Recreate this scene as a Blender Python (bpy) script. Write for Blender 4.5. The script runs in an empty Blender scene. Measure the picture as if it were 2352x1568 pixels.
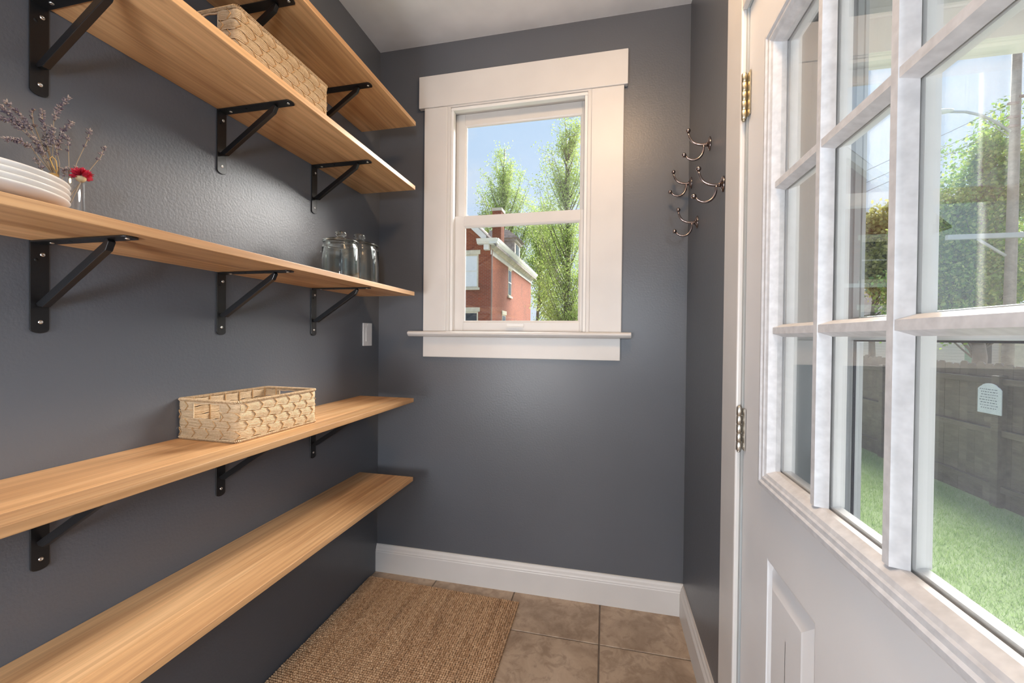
import bpy, bmesh, math, random
import numpy as np
from mathutils import Vector, Matrix

random.seed(7)
rng = np.random.default_rng(7)
scene = bpy.context.scene
COL = scene.collection
PI = math.pi

# ------------------------------------------------------------------ camera
cam_d = bpy.data.cameras.new('camera')
cam_d.sensor_fit = 'HORIZONTAL'
cam_d.sensor_width = 36.0
cam_d.lens = 36.0 * 945.4115 / 2352.0
cam_d.clip_start = 0.02
cam_d.clip_end = 500
cam = bpy.data.objects.new('camera', cam_d)
COL.objects.link(cam)
_ya, _pi, _ro = math.radians(12.802), math.radians(-0.5809), math.radians(0.5722)
_F = Vector((-math.sin(_ya) * math.cos(_pi), math.cos(_ya) * math.cos(_pi), math.sin(_pi)))
_R = Vector((math.cos(_ya), math.sin(_ya), 0))
_U = _R.cross(_F)
_R2 = _R * math.cos(_ro) + _U * math.sin(_ro)
_U2 = -_R * math.sin(_ro) + _U * math.cos(_ro)
_m = Matrix.Identity(4)
for i in range(3):
    _m[i][0] = _R2[i]; _m[i][1] = _U2[i]; _m[i][2] = -_F[i]
_m[0][3], _m[1][3], _m[2][3] = 1.1316, -1.9013, 1.2
cam.matrix_world = _m
scene.camera = cam

# ------------------------------------------------------------------ view, light levels
scene.view_settings.view_transform = 'Standard'
scene.view_settings.look = 'None'
scene.view_settings.exposure = 0.12
scene.view_settings.gamma = 1.0
scene.view_settings.use_curve_mapping = False
scene.cycles.max_bounces = 12
scene.cycles.diffuse_bounces = 4
scene.cycles.glossy_bounces = 5
scene.cycles.transmission_bounces = 14
scene.cycles.use_adaptive_sampling = True
scene.cycles.adaptive_threshold = 0.05
scene.cycles.caustics_reflective = False
scene.cycles.caustics_refractive = False
scene.cycles.transparent_max_bounces = 32
scene.cycles.sample_clamp_indirect = 8.0

SKY = 0.92
SUN = 15.0
LOW_FILL = 40.0        # added fill light, low down behind the camera
COOL_FILL = 122.0         # added cool fill light on the right wall, behind the camera
WARM_FILL = 60.0           # added warm ceiling light, above the frame

# sky: pale at the horizon, bluer overhead, thin cloud
world = bpy.data.worlds.new('sky')
scene.world = world
world.use_nodes = True
wt = world.node_tree
wt.nodes.clear()
wo = wt.nodes.new('ShaderNodeOutputWorld')
wb = wt.nodes.new('ShaderNodeBackground')
wc = wt.nodes.new('ShaderNodeTexCoord')
ws = wt.nodes.new('ShaderNodeSeparateXYZ')
wr = wt.nodes.new('ShaderNodeValToRGB')
wt.links.new(wc.outputs['Generated'], ws.inputs[0])
wt.links.new(ws.outputs['Z'], wr.inputs[0])
wr.color_ramp.elements[0].position = 0.0
wr.color_ramp.elements[0].color = (0.79, 0.885, 1.0, 1)
wr.color_ramp.elements[1].position = 1.0
wr.color_ramp.elements[1].color = (0.36, 0.56, 0.95, 1)
e = wr.color_ramp.elements.new(0.45); e.color = (0.57, 0.76, 1.0, 1)
wn = wt.nodes.new('ShaderNodeTexNoise')
wm = wt.nodes.new('ShaderNodeMapping')
wm.inputs['Scale'].default_value = (1.6, 1.6, 4.5)
wt.links.new(wc.outputs['Generated'], wm.inputs[0])
wt.links.new(wm.outputs[0], wn.inputs['Vector'])
wn.inputs['Scale'].default_value = 1.6
wn.inputs['Detail'].default_value = 6
wcr = wt.nodes.new('ShaderNodeValToRGB')
wcr.color_ramp.elements[0].position = 0.46
wcr.color_ramp.elements[1].position = 0.75
wt.links.new(wn.outputs[0], wcr.inputs[0])
wmx = wt.nodes.new('ShaderNodeMixRGB')
wmx.inputs[2].default_value = (0.86, 0.91, 0.98, 1)
wt.links.new(wcr.outputs[0], wmx.inputs[0])
wt.links.new(wr.outputs[0], wmx.inputs[1])
wt.links.new(wmx.outputs[0], wb.inputs['Color'])
wb.inputs['Strength'].default_value = SKY
wt.links.new(wb.outputs[0], wo.inputs[0])

sun_d = bpy.data.lights.new('sun', 'SUN')
sun_d.energy = SUN
sun_d.angle = math.radians(40)     # hazy sun
sun_d.color = (1.0, 0.97, 0.92)
sun = bpy.data.objects.new('sun', sun_d)
COL.objects.link(sun)
sun.rotation_euler = Vector((-0.47, -0.75, -0.56)).to_track_quat('-Z', 'Y').to_euler()

# ------------------------------------------------------------------ material helpers
class NT:
    def __init__(s, name):
        s.m = bpy.data.materials.new(name)
        s.m.use_nodes = True
        s.t = s.m.node_tree
        s.t.nodes.clear()
        s.out = s.t.nodes.new('ShaderNodeOutputMaterial')
    def n(s, kind, **kw):
        nd = s.t.nodes.new('ShaderNode' + kind)
        for k, v in kw.items():
            if hasattr(nd, k) and k not in nd.inputs: setattr(nd, k, v)
            else: nd.inputs[k].default_value = v
        return nd
    def l(s, a, b):
        s.t.links.new(a, b)
    def coord(s, scale=(1, 1, 1), kind='Object', offset_random=False, rot=(0, 0, 0)):
        tc = s.n('TexCoord')
        mp = s.n('Mapping')
        mp.inputs['Scale'].default_value = scale
        mp.inputs['Rotation'].default_value = rot
        s.l(tc.outputs[kind], mp.inputs[0])
        if offset_random:
            oi = s.n('ObjectInfo')
            mu = s.n('Math', operation='MULTIPLY'); mu.inputs[1].default_value = 37.0
            s.l(oi.outputs['Random'], mu.inputs[0])
            s.l(mu.outputs[0], mp.inputs['Location'])
        return mp.outputs[0]
    def noise(s, vec, scale, detail=3, rough=0.55, dist=0.0):
        nd = s.n('TexNoise')
        nd.inputs['Scale'].default_value = scale
        nd.inputs['Detail'].default_value = detail
        nd.inputs['Roughness'].default_value = rough
        nd.inputs['Distortion'].default_value = dist
        if vec is not None: s.l(vec, nd.inputs['Vector'])
        return nd.outputs[0]
    def ramp(s, fac, stops):
        r = s.n('ValToRGB')
        el = r.color_ramp.elements
        while len(el) < len(stops): el.new(0.5)
        for e_, (p, c) in zip(el, stops):
            e_.position = p
            e_.color = (c[0], c[1], c[2], 1) if not isinstance(c, (int, float)) else (c, c, c, 1)
        s.l(fac, r.inputs[0])
        return r.outputs[0]
    def mix(s, fac, a, b, blend='MIX'):
        m = s.n('MixRGB', blend_type=blend)
        for i_, v in ((0, fac), (1, a), (2, b)):
            if isinstance(v, (int, float)): m.inputs[i_].default_value = v if i_ == 0 else (v, v, v, 1)
            elif isinstance(v, tuple): m.inputs[i_].default_value = (v[0], v[1], v[2], 1)
            else: s.l(v, m.inputs[i_])
        return m.outputs[0]
    def bump(s, h, strength=0.3, dist=0.002):
        b = s.n('Bump')
        b.inputs['Strength'].default_value = strength
        b.inputs['Distance'].default_value = dist
        s.l(h, b.inputs['Height'])
        return b.outputs[0]
    def principled(s, color, rough=0.5, metal=0.0, spec=0.5, normal=None, coat=0.0):
        p = s.n('BsdfPrincipled')
        if isinstance(color, tuple): p.inputs['Base Color'].default_value = (color[0], color[1], color[2], 1)
        else: s.l(color, p.inputs['Base Color'])
        if isinstance(rough, (int, float)): p.inputs['Roughness'].default_value = rough
        else: s.l(rough, p.inputs['Roughness'])
        p.inputs['Metallic'].default_value = metal
        p.inputs['Specular IOR Level'].default_value = spec
        p.inputs['Coat Weight'].default_value = coat
        if normal is not None: s.l(normal, p.inputs['Normal'])
        s.l(p.outputs[0], s.out.inputs[0])
        return p

M = {}
def flat(name, color, rough=0.5, metal=0.0, spec=0.5, var=0.06, vs=6.0, bump=0.0, bs=300.0):
    k = NT(name)
    v = k.coord()
    c = k.ramp(k.noise(v, vs, 2), [(0.3, tuple(x * (1 - var) for x in color)), (0.7, tuple(min(1, x * (1 + var)) for x in color))])
    nrm = k.bump(k.noise(v, bs, 1), bump, 0.002) if bump else None
    k.principled(c, rough, metal, spec, nrm)
    M[name] = k.m
    return k.m

# walls: dark satin paint with roller texture
k = NT('wall_paint')
v = k.coord()
c = k.ramp(k.noise(v, 2.2, 2), [(0.3, (0.104, 0.112, 0.128)), (0.7, (0.115, 0.123, 0.140))])
h1 = k.noise(v, 130, 2, 0.6)
k.principled(c, 0.36, 0, 0.5, k.bump(h1, 0.20, 0.0025))
M['paint'] = k.m
flat('ceiling_paint', (0.80, 0.80, 0.80), 0.7, bump=0.1, bs=90)
flat('trim_paint', (0.70, 0.68, 0.66), 0.38, var=0.03, bump=0.06, bs=45)
flat('door_paint', (0.78, 0.785, 0.80), 0.36, var=0.02, bump=0.05, bs=60)
flat('muntin_paint', (0.66, 0.67, 0.695), 0.45, var=0.10, vs=60, bump=0.12, bs=160)
flat('exterior_white', (0.80, 0.80, 0.79), 0.45, var=0.03)
flat('storm_aluminium', (0.60, 0.64, 0.67), 0.32, var=0.02)
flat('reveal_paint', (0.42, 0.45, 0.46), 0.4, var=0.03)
flat('rubber_seal', (0.015, 0.020, 0.035), 0.55)
flat('black_steel', (0.010, 0.010, 0.011), 0.30, spec=0.5, bump=0.05, bs=500)
flat('screw_steel', (0.72, 0.71, 0.69), 0.28, metal=1.0)
flat('screw_hole', (0.004, 0.004, 0.004), 0.8)
flat('hinge_brass', (0.62, 0.55, 0.40), 0.34, metal=1.0, var=0.12, vs=40)
flat('hinge_nickel', (0.60, 0.57, 0.52), 0.34, metal=1.0, var=0.12, vs=40)
flat('hook_bronze', (0.30, 0.245, 0.235), 0.22, metal=1.0, var=0.2, vs=60)
flat('switch_plastic', (0.82, 0.82, 0.82), 0.35)
flat('plate_ceramic', (0.84, 0.83, 0.81), 0.18, var=0.01)
flat('grout', (0.17, 0.135, 0.11), 0.9, var=0.15, vs=30)
flat('lavender_stem', (0.34, 0.27, 0.19), 0.8)
flat('twine', (0.55, 0.36, 0.13), 0.8)
flat('flower_red', (0.60, 0.03, 0.07), 0.6, var=0.35, vs=120)
flat('flower_base', (0.66, 0.55, 0.33), 0.7)
flat('adjoining_paint', (0.72, 0.70, 0.66), 0.8)
flat('far_ground', (0.34, 0.35, 0.29), 0.95, var=0.25, vs=0.5)
flat('concrete', (0.42, 0.41, 0.39), 0.9, var=0.12)

# lavender florets
k = NT('lavender_floret')
g = k.n('NewGeometry')
c = k.ramp(g.outputs['Random Per Island'], [(0.0, (0.105, 0.085, 0.125)), (0.5, (0.24, 0.20, 0.22)), (1.0, (0.42, 0.36, 0.32))])
k.principled(c, 0.8, 0, 0.3)
M['floret'] = k.m

# wood boards
def wood(name, lo, mid, hi):
    k = NT(name)
    v = k.coord((1, 1, 1), offset_random=True)
    mp = k.n('Mapping'); mp.inputs['Scale'].default_value = (16, 1.1, 16); k.l(v, mp.inputs[0])
    mp2 = k.n('Mapping'); mp2.inputs['Scale'].default_value = (130, 3.5, 130); k.l(v, mp2.inputs[0])
    mp3 = k.n('Mapping'); mp3.inputs['Scale'].default_value = (5, 0.8, 5); k.l(v, mp3.inputs[0])
    n1 = k.noise(mp.outputs[0], 1.0, 3, 0.6, 1.2)
    n2 = k.noise(mp2.outputs[0], 1.0, 2, 0.65)
    n3 = k.noise(mp3.outputs[0], 1.0, 2, 0.5, 0.8)
    c = k.ramp(n1, [(0.30, lo), (0.5, mid), (0.70, hi)])
    c = k.mix(0.55, c, k.ramp(n3, [(0.3, tuple(x * 0.72 for x in mid)), (0.7, tuple(min(1, x * 1.18) for x in hi))]))
    c = k.mix(0.35, c, k.ramp(n2, [(0.3, 0.45), (0.62, 1.0)]), 'MULTIPLY')
    ms = k.n('Mapping'); ms.inputs['Scale'].default_value = (58, 0.9, 58); k.l(v, ms.inputs[0])
    sk = k.ramp(k.noise(ms.outputs[0], 1.0, 3, 0.5, 0.5), [(0.50, 0.0), (0.68, 0.36)])
    c = k.mix(sk, c, tuple(x * 0.78 for x in lo))
    # streaky knots and mineral marks
    mk = k.n('Mapping'); mk.inputs['Scale'].default_value = (26, 4.2, 26); k.l(v, mk.inputs[0])
    vo = k.n('TexVoronoi'); vo.inputs['Scale'].default_value = 0.55; k.l(mk.outputs[0], vo.inputs['Vector'])
    kn = k.ramp(vo.outputs['Distance'], [(0.03, 1.0), (0.17, 0.0)])
    kb = k.mix(1.0, kn, k.ramp(k.noise(mk.outputs[0], 0.8, 2), [(0.52, 0.0), (0.62, 1.0)]), 'MULTIPLY')
    c = k.mix(kb, c, tuple(x * 0.33 for x in lo))
    oi = k.n('ObjectInfo')
    hs = k.n('HueSaturation')
    mr = k.n('MapRange'); mr.inputs['To Min'].default_value = 0.84; mr.inputs['To Max'].default_value = 1.16
    k.l(oi.outputs['Random'], mr.inputs[0]); k.l(mr.outputs[0], hs.inputs['Value'])
    k.l(c, hs.inputs['Color'])
    k.principled(hs.outputs[0], 0.42, 0, 0.4, k.bump(n2, 0.10, 0.001))
    M[name] = k.m
wood('shelf_wood', (0.34, 0.15, 0.055), (0.57, 0.31, 0.135), (0.76, 0.50, 0.27))
wood('fence_wood', (0.075, 0.055, 0.045), (0.125, 0.095, 0.080), (0.20, 0.16, 0.135))
wood('pole_wood', (0.25, 0.20, 0.16), (0.36, 0.30, 0.25), (0.48, 0.42, 0.36))
wood('bark', (0.07, 0.05, 0.035), (0.14, 0.105, 0.08), (0.24, 0.19, 0.15))

# jute / seagrass cord
def cord(name, lo, hi, rough=0.85, bs=900):
    k = NT(name)
    g = k.n('NewGeometry')
    v = k.coord()
    n = k.noise(v, 220, 3)
    c = k.mix(0.5, k.ramp(g.outputs['Random Per Island'], [(0, lo), (1, hi)]), k.ramp(n, [(0.3, lo), (0.7, hi)]))
    k.principled(c, rough, 0, 0.25, k.bump(k.noise(v, bs, 2), 0.6, 0.0012))
    M[name] = k.m
cord('jute', (0.50, 0.35, 0.20), (0.76, 0.60, 0.41))
cord('jute_dark', (0.42, 0.25, 0.115), (0.62, 0.40, 0.20))

k = NT('rug_jute')
v = k.coord()
g = k.n('NewGeometry')
mpx = k.n('Mapping'); mpx.inputs['Scale'].default_value = (26, 1.2, 1); k.l(v, mpx.inputs[0])
st = k.noise(mpx.outputs[0], 1.0, 4, 0.6)
c = k.ramp(st, [(0.28, (0.20, 0.12, 0.066)), (0.46, (0.44, 0.265, 0.145)), (0.60, (0.56, 0.365, 0.21)), (0.78, (0.46, 0.35, 0.25))])
c = k.mix(0.33, c, k.ramp(g.outputs['Random Per Island'], [(0, (0.27, 0.16, 0.09)), (1, (0.74, 0.54, 0.36))]))
k.principled(c, 0.9, 0, 0.2, k.bump(k.noise(v, 700, 2), 0.5, 0.001))
M['rug'] = k.m
flat('rug_backing', (0.17, 0.115, 0.07), 0.95, var=0.2, vs=40)

# stone-look tile
k = NT('tile')
v = k.coord(offset_random=True)
n1 = k.noise(v, 5.5, 7, 0.62, 0.9)
n2 = k.noise(v, 22, 6, 0.65, 0.6)
c = k.ramp(n1, [(0.30, (0.285, 0.205, 0.145)), (0.50, (0.43, 0.325, 0.235)), (0.70, (0.54, 0.425, 0.32))])
c = k.mix(k.ramp(n2, [(0.38, 0.55), (0.52, 0.0)]), c, (0.245, 0.17, 0.118))
k.principled(c, 0.42, 0, 0.45, k.bump(n2, 0.15, 0.002))
M['tile'] = k.m

# window glass: clear sheet, reflecting more towards grazing angles
def sheet_glass(name, tint=(0.995, 0.998, 0.997), f0=0.04):
    k = NT(name)
    lw = k.n('LayerWeight'); lw.inputs['Blend'].default_value = 0.5
    pw = k.n('Math', operation='POWER'); pw.inputs[1].default_value = 5.0
    k.l(lw.outputs['Facing'], pw.inputs[0])
    ma = k.n('Math', operation='MULTIPLY_ADD'); ma.inputs[1].default_value = 1 - f0; ma.inputs[2].default_value = f0
    k.l(pw.outputs[0], ma.inputs[0])
    tr = k.n('BsdfTransparent'); tr.inputs[0].default_value = (*tint, 1)
    gl = k.n('BsdfGlossy'); gl.inputs['Roughness'].default_value = 0.0; gl.inputs['Color'].default_value = (1, 1, 1, 1)
    mx = k.n('MixShader')
    k.l(ma.outputs[0], mx.inputs[0]); k.l(tr.outputs[0], mx.inputs[1]); k.l(gl.outputs[0], mx.inputs[2])
    k.l(mx.outputs[0], k.out.inputs[0])
    M[name] = k.m
sheet_glass('window_glass')
sheet_glass('vase_glass', (0.985, 0.99, 0.99), 0.05)

# insect screen: fine horizontal wires
k = NT('screen_mesh')
v = k.coord()
sx = k.n('SeparateXYZ'); k.l(v, sx.inputs[0])
ml = k.n('Math', operation='MULTIPLY'); ml.inputs[1].default_value = 2 * PI / 0.0016; k.l(sx.outputs['Z'], ml.inputs[0])
sn = k.n('Math', operation='SINE'); k.l(ml.outputs[0], sn.inputs[0])
wv = k.n('Math', operation='MULTIPLY_ADD'); wv.inputs[1].default_value = 0.06; wv.inputs[2].default_value = 0.12; k.l(sn.outputs[0], wv.inputs[0])
tr = k.n('BsdfTransparent')
df = k.n('BsdfDiffuse'); df.inputs[0].default_value = (0.55, 0.56, 0.58, 1)
mx = k.n('MixShader')
k.l(wv.outputs[0], mx.inputs[0]); k.l(tr.outputs[0], mx.inputs[1]); k.l(df.outputs[0], mx.inputs[2]); k.l(mx.outputs[0], k.out.inputs[0])
M['screen'] = k.m

# solid jar and vase glass
k = NT('jar_glass')
gl = k.n('BsdfGlass'); gl.inputs['IOR'].default_value = 1.45; gl.inputs['Roughness'].default_value = 0.0
gl.inputs['Color'].default_value = (0.97, 0.99, 0.985, 1)
k.l(gl.outputs[0], k.out.inputs[0])
M['jar_glass'] = k.m

def emit(name, color, strength):
    k = NT(name)
    e_ = k.n('Emission'); e_.inputs[0].default_value = (*color, 1); e_.inputs[1].default_value = strength
    k.l(e_.outputs[0], k.out.inputs[0])
    M[name] = k.m
emit('low_fill_glow', (0.95, 0.97, 1.0), LOW_FILL)
emit('warm_fill_glow', (1.0, 0.66, 0.38), WARM_FILL)
emit('cool_fill_glow', (0.76, 0.88, 1.0), COOL_FILL)

# brick with face-aligned coordinates
k = NT('brick')
g = k.n('NewGeometry')
tc = k.n('TexCoord')
sp = k.n('SeparateXYZ'); k.l(tc.outputs['Object'], sp.inputs[0])
sn = k.n('SeparateXYZ'); k.l(g.outputs['Normal'], sn.inputs[0])
ab = k.n('Math', operation='ABSOLUTE'); k.l(sn.outputs['X'], ab.inputs[0])
gt = k.n('Math', operation='GREATER_THAN'); gt.inputs[1].default_value = 0.5; k.l(ab.outputs[0], gt.inputs[0])
u = k.n('Mix'); k.l(gt.outputs[0], u.inputs['Factor']); k.l(sp.outputs['X'], u.inputs[2]); k.l(sp.outputs['Y'], u.inputs[3])
cb = k.n('CombineXYZ'); k.l(u.outputs[0], cb.inputs['X']); k.l(sp.outputs['Z'], cb.inputs['Y'])
br = k.n('TexBrick')
br.inputs['Scale'].default_value = 1.0
br.inputs['Brick Width'].default_value = 0.22; br.inputs['Row Height'].default_value = 0.075
br.inputs['Mortar Size'].default_value = 0.008
br.inputs['Color1'].default_value = (0.30, 0.078, 0.040, 1)
br.inputs['Color2'].default_value = (0.235, 0.056, 0.030, 1)
br.inputs['Mortar'].default_value = (0.26, 0.17, 0.125, 1)
k.l(cb.outputs[0], br.inputs['Vector'])
soot = k.ramp(k.noise(tc.outputs['Object'], 0.55, 5, 0.6, 0.4), [(0.55, 0.0), (0.72, 0.62)])
c = k.mix(soot, br.outputs['Color'], (0.12, 0.055, 0.04))
k.principled(c, 0.9, 0, 0.2)
M['brick'] = k.m
flat('limestone', (0.62, 0.56, 0.44), 0.8, var=0.1)
flat('house_white', (0.72, 0.70, 0.66), 0.6, var=0.08, vs=2)
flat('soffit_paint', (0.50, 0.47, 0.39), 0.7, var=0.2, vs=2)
flat('slate_roof', (0.20, 0.17, 0.155), 0.9, var=0.3, vs=4)
flat('dormer_slate', (0.40, 0.36, 0.33), 0.85, var=0.25, vs=5)
flat('dark_pane', (0.03, 0.035, 0.04), 0.1)
flat('blind_white', (0.74, 0.75, 0.77), 0.5, var=0.03)
flat('downspout_metal', (0.30, 0.20, 0.17), 0.5)
flat('sign_white', (0.70, 0.73, 0.82), 0.5)
flat('sign_ink', (0.10, 0.11, 0.16), 0.6)
flat('pole_steel', (0.45, 0.47, 0.47), 0.45, metal=0.3)
flat('lamp_head', (0.70, 0.72, 0.72), 0.4)
flat('wire_black', (0.03, 0.03, 0.035), 0.6)

def siding(name, c0, pitch=0.12):
    k = NT(name)
    v = k.coord()
    s_ = k.n('SeparateXYZ'); k.l(v, s_.inputs[0])
    m_ = k.n('Math', operation='MULTIPLY'); m_.inputs[1].default_value = 1 / pitch; k.l(s_.outputs['Z'], m_.inputs[0])
    f_ = k.n('Math', operation='FRACT'); k.l(m_.outputs[0], f_.inputs[0])
    c = k.ramp(f_.outputs[0], [(0.0, tuple(x * 0.55 for x in c0)), (0.14, c0), (1.0, c0)])
    k.principled(c, 0.7, 0, 0.3, k.bump(f_.outputs[0], 0.6, 0.02))
    M[name] = k.m
siding('green_siding', (0.23, 0.38, 0.27))
siding('white_siding', (0.66, 0.64, 0.60))
flat('orange_roof', (0.55, 0.26, 0.12), 0.9, var=0.2)

def leaf(name, lo, mid, hi):
    k = NT(name)
    g = k.n('NewGeometry')
    c = k.ramp(g.outputs['Random Per Island'], [(0, lo), (0.55, mid), (1, hi)])
    d = k.n('BsdfDiffuse'); k.l(c, d.inputs[0])
    t = k.n('BsdfTranslucent'); k.l(c, t.inputs[0])
    gl = k.n('BsdfGlossy'); gl.inputs['Roughness'].default_value = 0.45; gl.inputs[0].default_value = (0.9, 0.95, 0.9, 1)
    m1 = k.n('MixShader'); m1.inputs[0].default_value = 0.5; k.l(d.outputs[0], m1.inputs[1]); k.l(t.outputs[0], m1.inputs[2])
    m2 = k.n('MixShader'); m2.inputs[0].default_value = 0.05; k.l(m1.outputs[0], m2.inputs[1]); k.l(gl.outputs[0], m2.inputs[2])
    k.l(m2.outputs[0], k.out.inputs[0])
    M[name] = k.m
leaf('leaf_spring', (0.26, 0.36, 0.08), (0.42, 0.55, 0.13), (0.60, 0.68, 0.26))
leaf('leaf_maple', (0.10, 0.20, 0.035), (0.26, 0.44, 0.07), (0.55, 0.62, 0.16))
leaf('leaf_gold', (0.30, 0.28, 0.08), (0.45, 0.45, 0.14), (0.60, 0.52, 0.22))
leaf('leaf_bush', (0.10, 0.19, 0.05), (0.18, 0.33, 0.08), (0.30, 0.45, 0.12))
leaf('grass_blade', (0.27, 0.42, 0.13), (0.41, 0.56, 0.22), (0.56, 0.66, 0.36))
k = NT('lawn_ground')
v = k.coord()
c = k.ramp(k.noise(v, 0.9, 6, 0.6), [(0.32, (0.33, 0.43, 0.19)), (0.6, (0.42, 0.51, 0.26)), (0.78, (0.50, 0.50, 0.35))])
k.principled(c, 0.95, 0, 0.1)
M['lawn'] = k.m

# ------------------------------------------------------------------ mesh helpers
class MB:
    def __init__(s):
        s.v = []; s.f = []; s.sm = []
    def add(s, vs, fs, smooth=False):
        o = len(s.v)
        s.v += [tuple(p) for p in vs]
        for f in fs:
            s.f.append(tuple(i + o for i in f)); s.sm.append(smooth)
        return s
    def box(s, x0, x1, y0, y1, z0, z1):
        if x0 > x1: x0, x1 = x1, x0
        if y0 > y1: y0, y1 = y1, y0
        if z0 > z1: z0, z1 = z1, z0
        return s.add([(x0, y0, z0), (x1, y0, z0), (x1, y1, z0), (x0, y1, z0), (x0, y0, z1), (x1, y0, z1), (x1, y1, z1), (x0, y1, z1)],
                     [(0, 3, 2, 1), (4, 5, 6, 7), (0, 1, 5, 4), (1, 2, 6, 5), (2, 3, 7, 6), (3, 0, 4, 7)])
    def prism(s, poly, axis, a, b, smooth=False):
        """poly: list of 2-D points (counter-clockwise) in the two other axes in xyz order"""
        def p3(p, t):
            q = list(p); q.insert('xyz'.index(axis), t); return tuple(q)
        n = len(poly)
        vs = [p3(p, a) for p in poly] + [p3(p, b) for p in poly]
        fs = [tuple(range(n - 1, -1, -1)), tuple(range(n, 2 * n))]
        fs += [(i, (i + 1) % n, n + (i + 1) % n, n + i) for i in range(n)]
        return s.add(vs, fs, smooth)
    def tube(s, path, rad, sides=8, closed=False, caps=True, flat=1.0):
        P = [Vector(p) for p in path]
        n = len(P)
        r = rad if isinstance(rad, (list, tuple)) else [rad] * n
        rings = []
        up = None
        for i in range(n):
            if closed: t = P[(i + 1) % n] - P[i - 1]
            else: t = P[min(i + 1, n - 1)] - P[max(i - 1, 0)]
            if t.length < 1e-9: t = Vector((0, 0, 1))
            t.normalize()
            if up is None:
                a = Vector((0, 0, 1)) if abs(t.z) < 0.9 else Vector((1, 0, 0))
                up = (a - t * a.dot(t)).normalized()
            else:
                up = up - t * up.dot(t)
                if up.length < 1e-6: up = t.orthogonal()
                up.normalize()
            side = t.cross(up)
            rings.append([P[i] + (up * math.cos(2 * PI * k_ / sides) * flat + side * math.sin(2 * PI * k_ / sides)) * r[i] for k_ in range(sides)])
        vs = [q for ring in rings for q in ring]
        fs = []
        for i in range(n if closed else n - 1):
            j = (i + 1) % n
            for k_ in range(sides):
                k2 = (k_ + 1) % sides
                fs.append((i * sides + k_, i * sides + k2, j * sides + k2, j * sides + k_))
        if caps and not closed:
            fs.append(tuple(range(sides - 1, -1, -1)))
            fs.append(tuple((n - 1) * sides + k_ for k_ in range(sides)))
        return s.add(vs, fs, True)
    def lathe(s, prof, seg=32, c=(0, 0, 0), axis='z', smooth=True):
        vs = []; fs = []
        n = len(prof)
        for r, h in prof:
            for k_ in range(seg):
                a = 2 * PI * k_ / seg
                if axis == 'z': vs.append((c[0] + r * math.cos(a), c[1] + r * math.sin(a), c[2] + h))
                elif axis == 'x': vs.append((c[0] + h, c[1] + r * math.cos(a), c[2] + r * math.sin(a)))
                else: vs.append((c[0] + r * math.sin(a), c[1] + h, c[2] + r * math.cos(a)))
        for i in range(n - 1):
            for k_ in range(seg):
                k2 = (k_ + 1) % seg
                fs.append((i * seg + k_, i * seg + k2, (i + 1) * seg + k2, (i + 1) * seg + k_))
        return s.add(vs, fs, smooth)
    def ball(s, c, r, seg=14, rings=8, scale=(1, 1, 1)):
        vs = [(c[0], c[1], c[2] - r * scale[2])]
        for i in range(1, rings):
            a = PI * i / rings
            for k_ in range(seg):
                b = 2 * PI * k_ / seg
                vs.append((c[0] + r * scale[0] * math.sin(a) * math.cos(b), c[1] + r * scale[1] * math.sin(a) * math.sin(b), c[2] - r * scale[2] * math.cos(a)))
        vs.append((c[0], c[1], c[2] + r * scale[2]))
        fs = [(0, 1 + (k_ + 1) % seg, 1 + k_) for k_ in range(seg)]
        for i in range(rings - 2):
            for k_ in range(seg):
                k2 = (k_ + 1) % seg
                fs.append((1 + i * seg + k_, 1 + i * seg + k2, 1 + (i + 1) * seg + k2, 1 + (i + 1) * seg + k_))
        o = 1 + (rings - 2) * seg; t = len(vs) - 1
        fs += [(o + k_, o + (k_ + 1) % seg, t) for k_ in range(seg)]
        return s.add(vs, fs, True)
    def frame(s, prof, a0, a1, b0, b1, axis='x', closed=True):
        """mitred frame: prof = list of (inset, height along axis); a,b the two other axes"""
        rings = []
        for ins, h in prof:
            cs = [(a0 + ins, b0 + ins), (a1 - ins, b0 + ins), (a1 - ins, b1 - ins), (a0 + ins, b1 - ins)]
            ring = []
            for p in cs:
                q = list(p); q.insert('xyz'.index(axis), h); ring.append(tuple(q))
            rings.append(ring)
        vs = [q for r_ in rings for q in r_]
        fs = []
        n = len(rings)
        for i in range(n if closed else n - 1):
            j = (i + 1) % n
            for k_ in range(4):
                k2 = (k_ + 1) % 4
                fs.append((i * 4 + k_, i * 4 + k2, j * 4 + k2, j * 4 + k_))
        return s.add(vs, fs)
    def build(s, name, mat, parent=None, bevel=0.0, local=False, fix=True):
        me = bpy.data.meshes.new(name)
        off = Vector((0, 0, 0))
        if parent is not None and not local:
            p = parent
            while p is not None:
                off += p.location; p = p.parent
        vs = s.v if (off.length == 0) else [(x - off.x, y - off.y, z - off.z) for x, y, z in s.v]
        me.from_pydata(vs, [], s.f)
        me.polygons.foreach_set('use_smooth', s.sm)
        if fix:
            bm = bmesh.new(); bm.from_mesh(me)
            bmesh.ops.recalc_face_normals(bm, faces=bm.faces)
            bm.to_mesh(me); bm.free()
        me.materials.append(M[mat] if isinstance(mat, str) else mat)
        o = bpy.data.objects.new(name, me)
        COL.objects.link(o)
        if parent is not None: o.parent = parent
        if bevel:
            b = o.modifiers.new('bevel', 'BEVEL')
            b.width = bevel; b.segments = 2; b.limit_method = 'ANGLE'; b.angle_limit = math.radians(40)
        return o

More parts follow.
